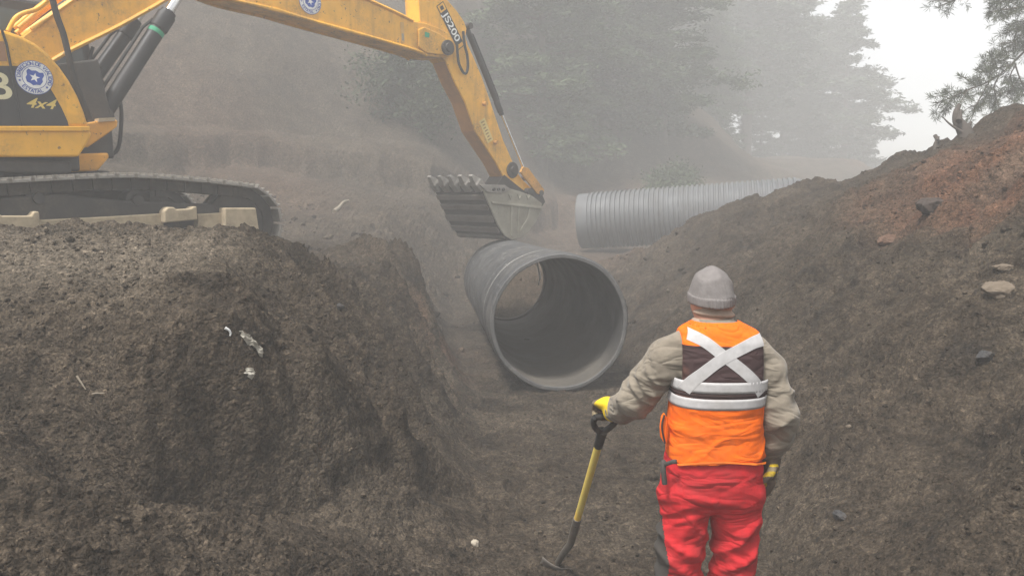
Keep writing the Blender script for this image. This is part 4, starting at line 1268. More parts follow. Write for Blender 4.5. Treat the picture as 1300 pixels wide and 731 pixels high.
M_ORANGE = cloth('orange vest cloth', (.95, .17, .008), 500, .8, (.35, .09, .02), .35, bump=.12)
M_BROWN = cloth('dark brown vest cloth', (.050, .030, .030), 500, .85, amount=.25, bump=.12)
def vest_material():
    m, nt, b = new_mat('orange and brown vest cloth')
    tc = nt.nodes.new('ShaderNodeTexCoord'); sp = nt.nodes.new('ShaderNodeSeparateXYZ'); L(nt, tc.outputs['Object'], sp.inputs[0])
    hi = N(nt, 'ShaderNodeMath', operation='LESS_THAN'); L(nt, sp.outputs[2], hi.inputs[0]); hi.inputs[1].default_value = 1.482
    lo = N(nt, 'ShaderNodeMath', operation='GREATER_THAN'); L(nt, sp.outputs[2], lo.inputs[0]); lo.inputs[1].default_value = 1.262
    f = N(nt, 'ShaderNodeMath', operation='MULTIPLY'); L(nt, hi.outputs[0], f.inputs[0]); L(nt, lo.outputs[0], f.inputs[1])
    n1 = noise(nt, 6, 5, .6); n2 = noise(nt, 500, 2); n3 = noise(nt, 30, 4, .6)
    c = mixc(nt, f.outputs[0], (.95, .16, .006), (.055, .032, .032))
    c = mixc(nt, 1.0, c, ramp(nt, n3, [(.3, .86), (.7, 1.08)]), 'MULTIPLY')
    c = mixc(nt, ramp(nt, n1, [(.52, 0), (.8, .4)]), c, (.30, .10, .035))
    L(nt, c, b.inputs['Base Color']); b.inputs['Roughness'].default_value = .8; b.inputs['Specular IOR Level'].default_value = .2
    s = N(nt, 'ShaderNodeMath', operation='MULTIPLY_ADD'); L(nt, n2, s.inputs[0]); s.inputs[1].default_value = .4; L(nt, n3, s.inputs[2])
    bumpn(nt, b, s.outputs[0], .15, .003); crease_bump(nt, b.inputs['Normal'].links[0].from_node, .3)
    return m
M_VEST = vest_material()
M_TAPE = cloth('silver reflective tape', (.47, .46, .455), 700, .45, (.36, .33, .30), .5, bump=.06)
M_RED = cloth('red work trousers', (.56, .022, .028), 500, .8, (.22, .03, .03), .7, bump=.12, wrinkle=.33)
M_GREYP = cloth('grey trouser panel', (.06, .055, .05), 500, .9)
M_KNIT = cloth('grey knit', (.19, .175, .168), 260, .95, amount=.1, bump=.5)
M_GAIT = cloth('beige neck warmer', (.36, .275, .215), 400, .95, amount=.25, bump=.25)
M_GLOVE = cloth('yellow work glove', (.72, .50, .02), 300, .8, (.09, .065, .045), .75, scale=14, bump=.2)
M_GLOVED = cloth('soiled leather glove', (.115, .085, .065), 300, .8, (.42, .35, .2), .8, scale=16, bump=.25)
M_BOOT = cloth('muddy boot', (.035, .03, .026), 200, .8, amount=.8)
M_PIPING = cloth('orange piping', (.95, .22, .02), 400, .8)

PX, PY, PZ = .76, 2.84, -.03
W_ = empty('person', (PX, PY, PZ))
tag(W_, 'person seen from behind in orange vest and red trousers leaning on a shovel', 'person')
def garment(name, f, lo, hi, h, mats, pick=None, parent=None, relax=2):
    V, Q = surface_nets(f, lo, hi, h)
    for _ in range(relax):
        acc = np.zeros_like(V); cnt = np.zeros(len(V))
        for a, b in ((0, 1), (1, 2), (2, 3), (3, 0)):
            np.add.at(acc, Q[:, a], V[Q[:, b]]); np.add.at(cnt, Q[:, a], 1); np.add.at(acc, Q[:, b], V[Q[:, a]]); np.add.at(cnt, Q[:, b], 1)
        V = V * .5 + .5 * acc / cnt[:, None]
    mi = None
    if pick is not None: mi = pick(V[Q].mean(1))
    return link_mesh(name, V, Q, mats, parent or W_, smooth=True, mi=mi)
garment('body', person_body, (-.45, -.17, -.01), (.40, .46, 1.80), .0085, M_SKIN)
garment('jacket', jacket, (-.48, -.2, .92), (.44, .45, 1.60), .007, M_FLEECE)
def vest_pick(c):
    top = 1.395 + 0 * c[:, 0]
    return np.where((c[:, 2] < 1.445) & (c[:, 2] > 1.262), 1, 0)
vest = garment('vest', vest_field, (-.24, -.20, 1.0), (.28, .20, 1.62), .0055, M_VEST)
garment('trousers', trousers, (-.26, -.2, .08), (.28, .2, 1.09), .0085, [M_RED, M_GREYP], lambda c: np.where((c[:, 0] < -.155 - .02 * sstep(.6, .75, c[:, 2])) & (c[:, 2] < .80) & (c[:, 2] > .1), 1, 0))
for s_, nm in ((-1, 'left'), (1, 'right')):
    pass
def one_boot(a, s):
    def f(X, Y, Z):
        b = capsule(X, Y, Z, (a[0], a[1], .06), (a[0], a[1], .20), .062, .060)
        b = smin(b, capsule(X, Y, Z, (a[0], a[1] - .02, .05), (a[0] + s * .025, a[1] + .175, .045), .056, .050), .03)
        return np.maximum(b, -Z + .002)
    return f
for a, s in ((ANL, -1), (ANR, 1)):
    garment('boot', one_boot(a, s), (a[0] - .12, a[1] - .12, -.02), (a[0] + .12, a[1] + .28, .28), .009, M_BOOT)
def gl(which):
    def f(X, Y, Z):
        h = hands(X, Y, Z, .10) - .0015
        for wr, el in ((WRL, ELL), (WRR, ELR)):
            w = Vector(wr); e = w + (Vector(el) - w).normalized() * .06
            h = smin(h, capsule(X, Y, Z, tuple(w - (e - w) * .45), tuple(e), .040, .038), .012)
        return h
    return f
def glove_pick(c): return np.where(((c[:, 1] < .335) & (c[:, 0] < 0)) | ((perlin(c[:, 1] * 40, c[:, 2] * 40, 5) > .28) & (c[:, 0] > 0)), 0, 1)
garment('glove', gl(0), (-.46, .18, .96), (-.25, .48, 1.22), .0034, [M_GLOVE, M_GLOVED], glove_pick)
garment('glove', gl(1), (.14, -.06, .80), (.36, .24, 1.12), .0034, [M_GLOVE, M_GLOVED], lambda c: np.where((perlin(c[:, 1] * 45, c[:, 2] * 45, 5) > .30) | (c[:, 2] > 1.055), 0, 1))
# woollen hat with a folded brim
def sellip(X, Y, Z, c, r):
    p = 2.35
    q = (np.abs((X - c[0]) / r[0]) ** p + np.abs((Y - c[1]) / r[1]) ** p + np.abs((Z - c[2]) / r[2]) ** p) ** (1 / p)
    return (q - 1) * min(r)
def hat(X, Y, Z):
    z = Z + .0 - .10 * (Y - .04)
    a = sellip(X, Y, z, (.004, .042, 1.642), (.080, .100, .106))
    pinch = .006 * np.exp(-((X - .010) / .022) ** 2) * sstep(1.70, 1.76, Z)
    a = a - pinch + .006 * crease(X, Y, Z, (.3, .2, 1), 16, 231) + .0022 * np.sin(np.arctan2(Y - .042, X + .012) * 46) * 1.0 * sstep(1.76, 1.70, Z) * .5
    return np.maximum(a, 1.635 - z)
garment('hat', hat, (-.13, -.1, 1.58), (.12, .19, 1.80), .0042, M_KNIT, relax=1)
def brim(X, Y, Z):
    z = Z - .10 * (Y - .04)
    q = np.sqrt(((X - .004) / .0840) ** 2 + ((Y - .042) / .104) ** 2) - 1
    d = q * .0840
    d = np.maximum(np.abs(d + .002) - .0075, np.abs(z - 1.640) - .020)
    return smax(d, np.abs(z - 1.640) - .020, .008) + .0012 * np.sin(np.arctan2(Y - .042, X + .012) * 50) + .0015 * fold(X, Y, Z, (1, 1, .3), 30, 232)
garment('hat_brim', brim, (-.13, -.1, 1.58), (.12, .19, 1.69), .004, M_KNIT, relax=1)
def gaiter(X, Y, Z):
    cx, cy = .008, .022
    rr = .069 + .0065 * np.sin((Z - 1.545) * 190 + X * 12) + .008 * sstep(1.575, 1.53, Z)
    a = np.sqrt(((X - cx) / 1.06) ** 2 + ((Y - cy) / 1.0) ** 2) - rr
    return smax(a + .0025 * fold(X, Y, Z, (.1, .1, 1), 28, 233), np.abs(Z - 1.575 - .1 * (Y - .02)) - .046, .012)
garment('neck_warmer', gaiter, (-.14, -.11, 1.50), (.14, .16, 1.66), .005, M_GAIT, relax=1)

# silver tape laid over the back of the vest
def vest_solid(X, Y, Z): return vest_form(X, Y, Z)
_v, _q = surface_nets(vest_solid, (-.26, -.2, 1.0), (.30, .2, 1.62), .008)
vb = BVHTree.FromPolygons([Vector(v) for v in _v.tolist()], _q.tolist())
def tape(pts, width, name='reflective_stripe', off=.0018, mat=None, lift=0.0):
    """strip along (x, z) points projected onto the vest's back"""
    P = spline([Vector((x, 0, z)) for x, z in pts], 14)
    rows = []
    for i, p in enumerate(P):
        t = (P[min(i + 1, len(P) - 1)] - P[max(i - 1, 0)]).normalized(); n = Vector((-t.z, 0, t.x))
        row = []
        for k in range(7):
            q = p + n * width * (k / 6 - .5)
            hit = vb.ray_cast(Vector((q.x, -.6, q.z)), Vector((0, 1, 0)), .75)
            if hit[0] is None or hit[1].y > -.16: row = None; break
            row.append(hit[0] + (hit[1].normalized() if hit[1].y < 0 else -hit[1].normalized()) * (off + lift))
        if row: rows.append(row)
    vs = [v for r in rows for v in r]
    base = len(vs)
    vs += [v + Vector((0, .004, 0)) for v in vs[:base]]
    fs = []
    for i in range(len(rows) - 1):
        for k in range(6):
            a = i * 7 + k; fs.append((a, a + 7, a + 8, a + 1))
    for i in range(len(rows) - 1):
        for a, b in ((i * 7, (i + 1) * 7), ((i + 1) * 7 + 6, i * 7 + 6)): fs.append((a, a + base, b + base, b))
    for k in range(6):
        fs.append((k + 1, k + 1 + base, k + base, k)); a = (len(rows) - 1) * 7 + k; fs.append((a, a + base, a + 1 + base, a + 1))
    return smooth_angle(link_mesh(name, vs, fs, mat or M_TAPE, vest), 35)
def vp(px, py):
    """photo pixel on the vest's back -> local (x, z)"""
    p = at(px, py, PY - .115 + .075 * min(1.3, abs(px - 915) / 55) ** 2); return (p.x - PX, p.z - PZ)
tape([vp(866, 422), vp(876, 425), vp(895, 434), vp(915, 449), vp(940, 468), vp(954, 482), vp(962, 496)], .041)
tape([vp(965, 430), vp(950, 436), vp(915, 456), vp(885, 476), vp(874, 484), vp(866, 492)], .041, lift=.0012)
def wrap_tape(zc, width, name='reflective_stripe', mat=None, slope=0.0, off=.002):
    """band round the waist: all the way round"""
    n = 72; rows = []
    for i in range(n + 1):
        a = 2 * math.pi * i / n; row = []
        for k in range(5):
            z = zc + width * (k / 4 - .5)
            o = Vector((.02 + .6 * math.cos(a), .6 * math.sin(a), z + slope * .2 * math.cos(a)))
            hit = vb.ray_cast(o, Vector((.02, 0, o.z)) - o, .6)
            p = hit[0] if hit[0] is not None else Vector((.02 + .18 * math.cos(a), .13 * math.sin(a), z))
            row.append(p + Vector((math.cos(a), math.sin(a), 0)) * off)
        rows.append(row)
    vs = [v for r in rows for v in r]; fs = []
    for i in range(n):
        for k in range(4): q = i * 5 + k; fs.append((q, q + 5, q + 6, q + 1))
    o = link_mesh(name, vs, fs, mat or M_TAPE, vest, smooth=True)
    sm = o.modifiers.new('thickness', 'SOLIDIFY'); sm.thickness = .003; sm.offset = -1
    return o
wrap_tape(vp(915, 491.5)[1], .041); wrap_tape(vp(915, 512.5)[1], .040)
wrap_tape(vp(915, 501.5)[1], .010, 'dark_band', M_BROWN, 0, .0012)
tape([vp(856, 582.5), vp(880, 583.5), vp(915, 584.5), vp(945, 584.5), vp(969, 584)], .006, 'hem_piping', .001, M_PIPING)
# loose straps and the pocket flap on the vest's left side
m = MB(); q = spline([(-.185, -.06, 1.03), (-.192, -.09, 1.018), (-.190, -.098, .985), (-.187, -.10, .955)], 5); m.tube(q, [.010] * len(q), 6)
m.tube(spline([(-.186, -.095, 1.03), (-.165, -.118, 1.048), (-.150, -.125, 1.052)], 5), .009, 6)
m.build('trouser_strap', M_GREYP, W_, smooth=60)
m = MB(); m.prism([(-.178, 1.09), (-.196, 1.12), (-.199, 1.16), (-.194, 1.20), (-.184, 1.215), (-.172, 1.19), (-.172, 1.11)], -.055, -.03)
m.build('pocket_flap', M_ORANGE, vest, smooth=50, bev=.006)
m = MB(); m.tube(spline([(-.186, -.058, 1.21), (-.194, -.062, 1.18), (-.193, -.062, 1.15), (-.181, -.06, 1.10)], 5), .004, 6); m.build('pocket_piping', M_BROWN, vest, smooth=60)

# ------------------------------------------------------------------ shovel
gp = Vector((PX, PY, PZ)) + GRIP
tip = hit_ground(706, 717)
tip = Vector((tip.x, tip.y, tip.z))
SH = empty('shovel', gp)
tag(SH, 'yellow shafted shovel with black handle stuck in the trench floor beside the worker', 'shovel')
sock = at(724, 690, (gp.y + 3 * tip.y) / 4)
s1 = sock - gp; s2 = tip - gp
ax = s1.normalized()
M_HANDLE = grimy('black handle plastic', (.03, .03, .03), (.16, .13, .10), .5, 12, .5, bump=.1)
def shaft_material():
    m, nt, b = new_mat('worn yellow shaft')
    n1 = noise(nt, 9, 5, .65); n2 = noise(nt, 2.2, 3, .5)
    c = mixc(nt, ramp(nt, n2, [(.4, 0), (.62, 1)]), (.82, .45, .008), (.70, .56, .14))
    c = mixc(nt, ramp(nt, n1, [(.58, 0), (.75, .6)]), c, (.30, .19, .07))
    L(nt, c, b.inputs['Base Color']); b.inputs['Roughness'].default_value = .45
    return m
M_SHAFT = shaft_material()
M_BLADE = grimy('bare shovel steel', (.17, .155, .135), (.20, .15, .10), .7, 14, .5, metal=.5, bump=.25)
g = GRIPDIR; lnS = s1.length
m = MB()
m.tube([-g * .058, g * .058], .0145, 14)
q1 = spline([-g * .056, -g * .058 + ax * .03, -g * .036 + ax * .078, ax * .115], 6); q2 = spline([g * .056, g * .058 + ax * .03, g * .036 + ax * .078, ax * .115], 6)
m.tube(q1, [.014] * len(q1), 10); m.tube(q2, [.014] * len(q2), 10)
m.tube([ax * .10, ax * .135, ax * .205, ax * .21], [.024, .0225, .0205, .019], 16)
m.build('grip', M_HANDLE, SH, smooth=50)
e0 = lnS * .80
m = MB(); m.tube([ax * .19, ax * e0], .0175, 18); m.build('shaft', M_SHAFT, SH, smooth=50)
fw = Vector((s2.x - s1.x, s2.y - s1.y, 0)).normalized()
m = MB(); q = spline([ax * (e0 - .03), ax * (e0 + .06), ax * (lnS * .93), s1, s1.lerp(s2, .45) + Vector((0, 0, .004)), s2.lerp(s1, .12)], 6)
m.tube(q, [.0215 - .004 * (i / len(q)) for i in range(len(q))], 14); m.build('socket', M_BLADE, SH, smooth=50)
m = MB(); x, r_ = ax * (e0 + .035), .0
m.lathe([(0, 0), (.006, 0), (.006, .006), (0, .008)], ax * (e0 + .035) + Vector((0, -.021, .006)), (0, -1, .2), 10); m.build('rivet', M_CHROME, SH)
# dished blade pushed into the soil
bl = (s2 - s1.lerp(s2, .4)).normalized(); bl = (bl + Vector((-.15, .55, -.75))).normalized()
ac = bl.cross(Vector((.35, 1, .6))).normalized(); nb = ac.cross(bl)
vs = []; nu, nv = 9, 9
for j in range(nv):
    t = j / (nv - 1); wd = .085 * (1 - .15 * t - .75 * max(0, t - .65) ** 1.3)
    for i in range(nu):
        u = i / (nu - 1) * 2 - 1
        vs.append(s2 - bl * .035 + bl * .24 * t + ac * wd * u + nb * (-.022 * (1 - u * u)))
fs = [(j * nu + i, j * nu + i + 1, (j + 1) * nu + i + 1, (j + 1) * nu + i) for j in range(nv - 1) for i in range(nu - 1)]
b_ = link_mesh('blade', vs, fs, M_BLADE, SH, smooth=True)
sm = b_.modifiers.new('thickness', 'SOLIDIFY'); sm.thickness = .004
# ================================================================== TREES, SNAGS, DEBRIS
def leaf_mat(name, a, b_, trans=.0):
    m, nt, b = new_mat(name)
    n1 = noise(nt, .55, 3, .6); n2 = noise(nt, 5, 2)
    oi = nt.nodes.new('ShaderNodeObjectInfo')
    c = mixc(nt, ramp(nt, n1, [(.35, 0), (.65, 1)]), a, b_)
    c = mixc(nt, 1.0, c, ramp(nt, n2, [(.3, .7), (.7, 1.3)]), 'MULTIPLY')
    c = mixc(nt, 1.0, c, ramp(nt, oi.outputs['Random'], [(0, .8), (1, 1.2)]), 'MULTIPLY')
    L(nt, c, b.inputs['Base Color']); b.inputs['Roughness'].default_value = .7; b.inputs['Specular IOR Level'].default_value = .2
    return m
M_BROAD = leaf_mat('broad leaves', (.044, .064, .032), (.080, .104, .054))
M_PINE = leaf_mat('pine needles', (.030, .045, .026), (.050, .068, .036))
M_PINE2 = leaf_mat('near pine needles', (.050, .064, .040), (.08, .092, .052))
M_BARK = grimy('grey brown bark', (.085, .068, .052), (.15, .13, .11), .5, 4, .95, bump=.6)
M_DEAD = grimy('weathered dead wood', (.07, .058, .048), (.035, .03, .026), .7, 8, .95, bump=.5)

def leaf_cards(centres, spread, n_each, size, r, flat=.6, narrow=.45):
    """small bent leaf faces scattered round each centre"""
    C = np.repeat(np.asarray(centres), n_each, 0)
    P = C + r.normal(size=C.shape) * np.array(spread)
    k = len(P)
    d = r.normal(size=(k, 3)); d[:, 2] *= flat; d /= np.linalg.norm(d, axis=1)[:, None]
    e = np.cross(d, r.normal(size=(k, 3))); e /= np.linalg.norm(e, axis=1)[:, None]
    s = size * r.uniform(.6, 1.4, k)[:, None]
    V = np.stack([P - d * s, P + e * s * narrow, P + d * s, P - e * s * narrow], 1).reshape(-1, 3)
    F = np.arange(4 * k).reshape(-1, 4)
    return V, F

def limb(mb, pts, r0, r1, seg=7):
    q = spline(pts, 5); n = len(q)
    mb.tube(q, [r0 + (r1 - r0) * i / (n - 1) for i in range(n)], seg)
    return q

def broad_tree(seed, height, width, n_limbs=16, leaf=.13, per=42, base=.12):
    """loose many-limbed leafy tree: (trunk builder, leaf verts, leaf faces)"""
    r = np.random.default_rng(seed); mb = MB(); cen = []
    top = Vector((r.normal() * .3, r.normal() * .3, height * .9))
    tr = limb(mb, [(0, 0, -.3), (r.normal() * .1, r.normal() * .1, height * .3), (r.normal() * .25, r.normal() * .25, height * .6), top], .05 + .016 * height, .02)
    for i in range(n_limbs):
        f = base + (1 - base) * (i + r.uniform()) / n_limbs
        p = tr[min(int(f * (len(tr) - 1)), len(tr) - 2)]
        a = i * 2.4 + r.normal() * .5
        ln = width * .5 * (1.15 - abs(f - .45) * 1.2) * r.uniform(.65, 1.2)
        d = Vector((math.cos(a), math.sin(a), r.uniform(.1, .7)))
        e = p + d * ln
        q = limb(mb, [p, p + d * ln * .5 + Vector((0, 0, .1 * ln)), e], .012 + .012 * ln, .008, 5)
        for t in (.35, .55, .75, .9, 1.0):
            c0 = q[min(int(t * (len(q) - 1)), len(q) - 1)]
            for _ in range(3):
                w = r.normal(size=3) * np.array([.32, .32, .25]) * (.4 + .5 * ln)
                cen.append(np.array(c0[:]) + w)
    V, F = leaf_cards(cen, (.20, .20, .16), per, leaf, r)
    return mb, V, F

def pine(seed, height, width, clear=.25, n_wh=22, tuft=.20, gap=.15, per=14):
    """conifer: whorls of drooping branches that carry needle sprays"""
    r = np.random.default_rng(seed); mb = MB(); cen = []
    lean = r.normal(size=2) * .02 * height
    tr = limb(mb, [(0, 0, -.4), (lean[0] * .3, lean[1] * .3, height * .4), (lean[0], lean[1], height)], .08 + .014 * height, .02, 9)
    for i in range(n_wh):
        f = clear + (1 - clear) * (i + .4 * r.uniform()) / n_wh
        p0 = tr[min(int(f * (len(tr) - 1)), len(tr) - 1)]
        p0 = Vector((lean[0] * f, lean[1] * f, height * f))
        prof = min(1.0, (1.03 - f) / .62) ** .75 * (.75 + .25 * min(1, (f - clear) / .15))
        for k in range(r.integers(4, 7)):
            if r.uniform() < gap: continue
            a = r.uniform(0, 6.283); ln = width * .5 * prof * r.uniform(.55, 1.15)
            d = Vector((math.cos(a), math.sin(a), 0))
            up = .25 * ln * (f - .35); e = p0 + d * ln + Vector((0, 0, up - .12 * ln))
            q = limb(mb, [p0, p0 + d * ln * .55 + Vector((0, 0, up + .04 * ln)), e], .012 + .010 * ln, .006, 5)
            nt_ = max(3, int(ln / .26))
            for t in range(nt_):
                fr = .25 + .75 * (t + r.uniform()) / nt_
                c0 = q[min(int(fr * (len(q) - 1)), len(q) - 1)]; sp = .30 * ln * (1.15 - fr)
                for _ in range(3): cen.append(np.array(c0[:]) + np.array([r.normal() * sp, r.normal() * sp, r.normal() * .06 + .03]))
    V, F = leaf_cards(cen, (.17, .17, .06), per, tuft, r, flat=.35, narrow=.28)
    return mb, V, F

def make_tree(name, maker, leafmat, loc, label, cat, group, rz=0.0, sc=1.0):
    mb, V, F = maker
    root = empty(name, loc, rz); root.scale = (sc, sc, sc)
    tag(root, label, cat, group)
    mb.build('trunk', M_BARK, root, smooth=60)
    link_mesh('crown', V, F, leafmat, root)
    return root
def copy_to(src, loc, label, rz, sc):
    c = copy_tree(src); c.location = loc; c.rotation_euler = (0, 0, rz); c.scale = (sc, sc, sc); c['label'] = label
    return c
def gl_at(px, dist, sink=.1):
    x = (px - CX) / FPX * dist
    return Vector((x, dist, float(ground_z(x, dist)) - sink))

GB = 'feathery green trees on the slope behind the excavator arm'
A_ = make_tree('conifer_tree', pine(31, 10.5, 6.0, .04, 26, .105, .10, 26), M_BROAD, gl_at(688, 28), 'soft green conifer directly right of the excavator stick, above the bucket', 'tree', GB, 0, 1)
B_ = make_tree('conifer_tree', pine(32, 11.5, 5.6, .06, 28, .105, .12, 26), M_BROAD, gl_at(764, 31), 'grey green conifer above the left end of the ribbed pipe', 'tree', GB, .7, 1)
copy_to(A_, gl_at(838, 32), 'rightmost soft conifer of the green clump, its branches reaching towards the pines', 2.1, 1.0)
copy_to(B_, gl_at(612, 34), 'conifer on the slope behind the lettered joint of the excavator stick', 3.0, 1.0)
copy_to(A_, gl_at(724, 37), 'taller conifer standing behind the gap between the two front conifers', 4.0, 1.2)
copy_to(B_, gl_at(800, 40), 'faint tall conifer rearmost in the green clump', 5.1, 1.2)
copy_to(B_, gl_at(545, 38), 'faint conifer on the slope top seen over the excavator boom', 1.3, .95)
copy_to(A_, gl_at(905, 43), 'low soft conifer at the foot of the pines, right of the green clump', .9, .72)
copy_to(B_, gl_at(962, 52), 'small faint conifer between the bare trunks of the foggy pines', 2.6, .62)
copy_to(A_, gl_at(1012, 55), 'small faint conifer filling in under the rounded pine', 3.4, .55)
S_ = make_tree('leafy_shrub', broad_tree(15, 2.3, 2.1, 14, .06, 80, .05), M_BROAD, gl_at(528, 21.5), 'pale green shrub on the slope left of the excavator stick under the boom', 'shrub', 'shrubs on the far slope', 0, 1)
copy_to(S_, gl_at(850, 26), 'small shrub at the foot of the slope above the ribbed pipe', 4.4, .85)

GP = 'tall pines fading in the fog'
P_ = make_tree('pine_tree', pine(21, 15.0, 7.0, .20, 26, .18, .22), M_PINE, gl_at(943, 49), 'dark tall pine with a bare lower trunk in the middle of the foggy pines', 'tree', GP, 0, 1.25)
Q_ = make_tree('pine_tree', pine(22, 10.5, 6.4, .08, 20, .17, .14), M_PINE, gl_at(1066, 54), 'rounded full pine furthest right in the fog with branches to the ground', 'tree', GP, 0, 1.2)
copy_to(P_, gl_at(898, 52), 'tall pine left of the bare trunked pine, close to the leafy trees', 1.9, 1.2)
copy_to(P_, gl_at(988, 58), 'paler pine with a bare trunk between the dark pine and the rounded pine', 3.7, 1.15)
copy_to(Q_, gl_at(1030, 62), 'faintest pine, behind the rounded pine and mostly lost in fog', 2.2, 1.25)
copy_to(P_, gl_at(862, 56), 'pale tall pine rising behind the rightmost leafy tree', 5.0, 1.1)
copy_to(Q_, gl_at(655, 46), 'faint pine on the hilltop over the lettered joint of the stick', .6, .9)

# ------------------------------------------------------------------ near pine whose branches hang in from the right
def needle_tuft(c, d, r, n=34, ln=.12, w=.0045):
    V = []; F = []
    d = np.array(d) / np.linalg.norm(d)
    for i in range(n):
        b = d * r.uniform(.1, 1.0) + r.normal(size=3) * .62; b /= np.linalg.norm(b)
        s = np.cross(b, r.normal(size=3)); s /= np.linalg.norm(s)
        L_ = ln * r.uniform(.6, 1.15); o = np.array(c) - d * r.uniform(0, .09)
        k = len(V); V += [o - s * w, o + b * L_ * .6 + s * w, o + b * L_, o + b * L_ * .55 - s * w]; F.append((k, k + 1, k + 2, k + 3))
    return V, F
def near_pine():
    r = np.random.default_rng(5); D = 12.6
    tx = at(1352, 150, D); gz = float(ground_z(tx.x, tx.y))
    root = empty('pine_tree', (tx.x, tx.y, gz - .2))
    tag(root, 'near pine leaning in from the right with long needled branches over the heap crest', 'tree')
    o = Vector(root.location); tb = MB(); V = []; F = []
    H = 8.5
    limb(tb, [Vector((0, 0, -.3)), Vector((.05, .1, 3)), Vector((-.05, .1, 6)), Vector((0, 0, H))], .17, .03, 12)
    def tufts(q, a0, step=.085, ln=.115, dens=1.0):
        for i in range(len(q) - 1):
            f = i / (len(q) - 1)
            if f < a0: continue
            for k in range(1):
                p = q[i].lerp(q[i + 1], r.uniform()); d = (q[i + 1] - q[i]).normalized()
                if r.uniform() > dens: continue
                off = Vector(r.normal(size=3)) * .07; d2 = (d + off * 4 + Vector((0, 0, .35))).normalized()
                v, f_ = needle_tuft((p + off)[:], d2[:], r, 26, ln)
                k0 = len(V); V.extend(v); F.extend([tuple(a + k0 for a in t) for t in f_])
        e = q[-1]; v, f_ = needle_tuft(e[:], (q[-1] - q[-2])[:], r, 30, ln)
        k0 = len(V); V.extend(v); F.extend([tuple(a + k0 for a in t) for t in f_])
    def B(pts, r0, a0=.3, dd=0.0, dens=.8, twigs=5):
        q = [at(px, py, D + dd + .35 * math.sin(px * .05)) - o for px, py in pts]
        s = limb(tb, q, r0, .006, 7); tufts(s, a0, dens=dens)
        for i in range(twigs):                       # side twigs
            j = int((.35 + .6 * i / max(twigs, 1)) * (len(s) - 1)); p = s[j]; d = (s[min(j + 1, len(s) - 1)] - s[j - 1]).normalized()
            sd = d.cross(Vector((0, 1, 0))).normalized() * (1 if i % 2 else -1) * r.uniform(.5, 1) + Vector((0, r.normal() * .8, 0))
            e = p + (d * .8 + sd * .7).normalized() * r.uniform(.22, .42)
            t = limb(tb, [p, p.lerp(e, .5) + Vector((0, 0, .02)), e], .009, .004, 5); tufts(t, .25, dens=dens)
    B([(1350, 22), (1322, 46), (1300, 66), (1282, 84), (1263, 100)], .035, .55, dens=.35, twigs=2)
    B([(1268, 96), (1250, 106), (1232, 113), (1214, 121), (1200, 127), (1188, 131)], .018, .1, dens=.75, twigs=6)
    B([(1284, 82), (1271, 86), (1258, 88), (1246, 92), (1240, 88)], .014, .1, dens=.8, twigs=4)
    B([(1290, 76), (1280, 74), (1270, 78), (1262, 82)], .012, .2, dens=.7, twigs=3)
    B([(1268, 97), (1262, 110), (1264, 124), (1260, 138)], .014, .15, dens=.8, twigs=4)
    B([(1256, 104), (1248, 118), (1240, 132), (1236, 140)], .012, .2, dens=.7, twigs=3)
    B([(1288, 80), (1294, 98), (1300, 112), (1296, 122)], .014, .2, dens=.8, twigs=4)
    B([(1290, 82), (1283, 96), (1286, 112), (1280, 118)], .012, .3, dens=.6, twigs=3)
    B([(1352, -8), (1320, 4), (1295, 10), (1270, 13), (1254, 18)], .03, .35, dens=.8, twigs=6)
    B([(1340, 0), (1310, 22), (1296, 34), (1288, 48), (1290, 62)], .02, .3, dens=.8, twigs=5)
    B([(1352, 30), (1326, 30), (1302, 40), (1292, 50)], .02, .4, dens=.8, twigs=4)
    B([(1340, -22), (1305, -8), (1280, 0), (1262, 4)], .024, .3, .3, dens=.9, twigs=6)
    B([(1352, -110), (1300, -62), (1255, -30), (1222, -6), (1206, 3), (1192, 8)], .03, .7, dens=.55, twigs=5)
    for i in range(34):                              # the rest of the crown, mostly outside the frame
        z = 2.2 + (H - 2.2) * (i + .5) / 34; a = r.uniform(-1.9, 1.9)
        d = Vector((math.cos(a), math.sin(a), .15)); ln = 2.0 * (1.05 - z / H) + .4
        q = limb(tb, [Vector((0, .1, z)), Vector((0, .1, z)) + d * ln * .5, Vector((0, .1, z)) + d * ln], .03, .008, 6); tufts(q, .4, dens=.6)
    tb.build('trunk', M_BARK, root, smooth=60)
    link_mesh('crown', V, F, M_PINE2, root)
near_pine()

# ------------------------------------------------------------------ dead wood on the crest
def snag(name, pts_list, base_px, label, cat, D, rads):
    b0 = at(*base_px, D); gz = float(ground_z(b0.x, b0.y)); sh = Vector((0, 0, gz - .08 - b0.z))
    sh = Vector((0, 0, min(sh.z, .0)))
    mb = MB()
    for pts, (r0, r1) in zip(pts_list, rads):
        q = [at(px, py, D + .05 * i) - b0 for i, (px, py) in enumerate(pts)]
        limb(mb, q, r0, r1, 8)
    mb2 = MB(); mb2.v, mb2.f, mb2.m = mb.v, mb.f, mb.m
    o = mb2.build(name, M_DEAD, smooth=50); o.location = b0
    tag(o, label, cat)
cD = hit_ground(1226, 172).y
snag('dead_stump', [[(1229, 180), (1225, 168), (1220, 160), (1215, 152), (1214, 143), (1218, 133)], [(1217, 154), (1219, 147), (1220, 140)], [(1224, 168), (1230, 160), (1233, 155)],
     [(1222, 168), (1212, 162), (1204, 156), (1197, 149)]], (1226, 172), 'forked dead stump standing on the crest of the right heap under the pine', 'stump', cD, [(.10, .022), (.035, .012), (.03, .012), (.018, .006)])
sD = hit_ground(1188, 188).y
snag('broken_stick', [[(1187, 194), (1188, 184), (1190, 178), (1187, 172)], [(1190, 178), (1192, 174)]], (1188, 187), 'short broken stick poking up from the crest left of the dead stump', 'stick', sD, [(.035, .025), (.015, .01)])

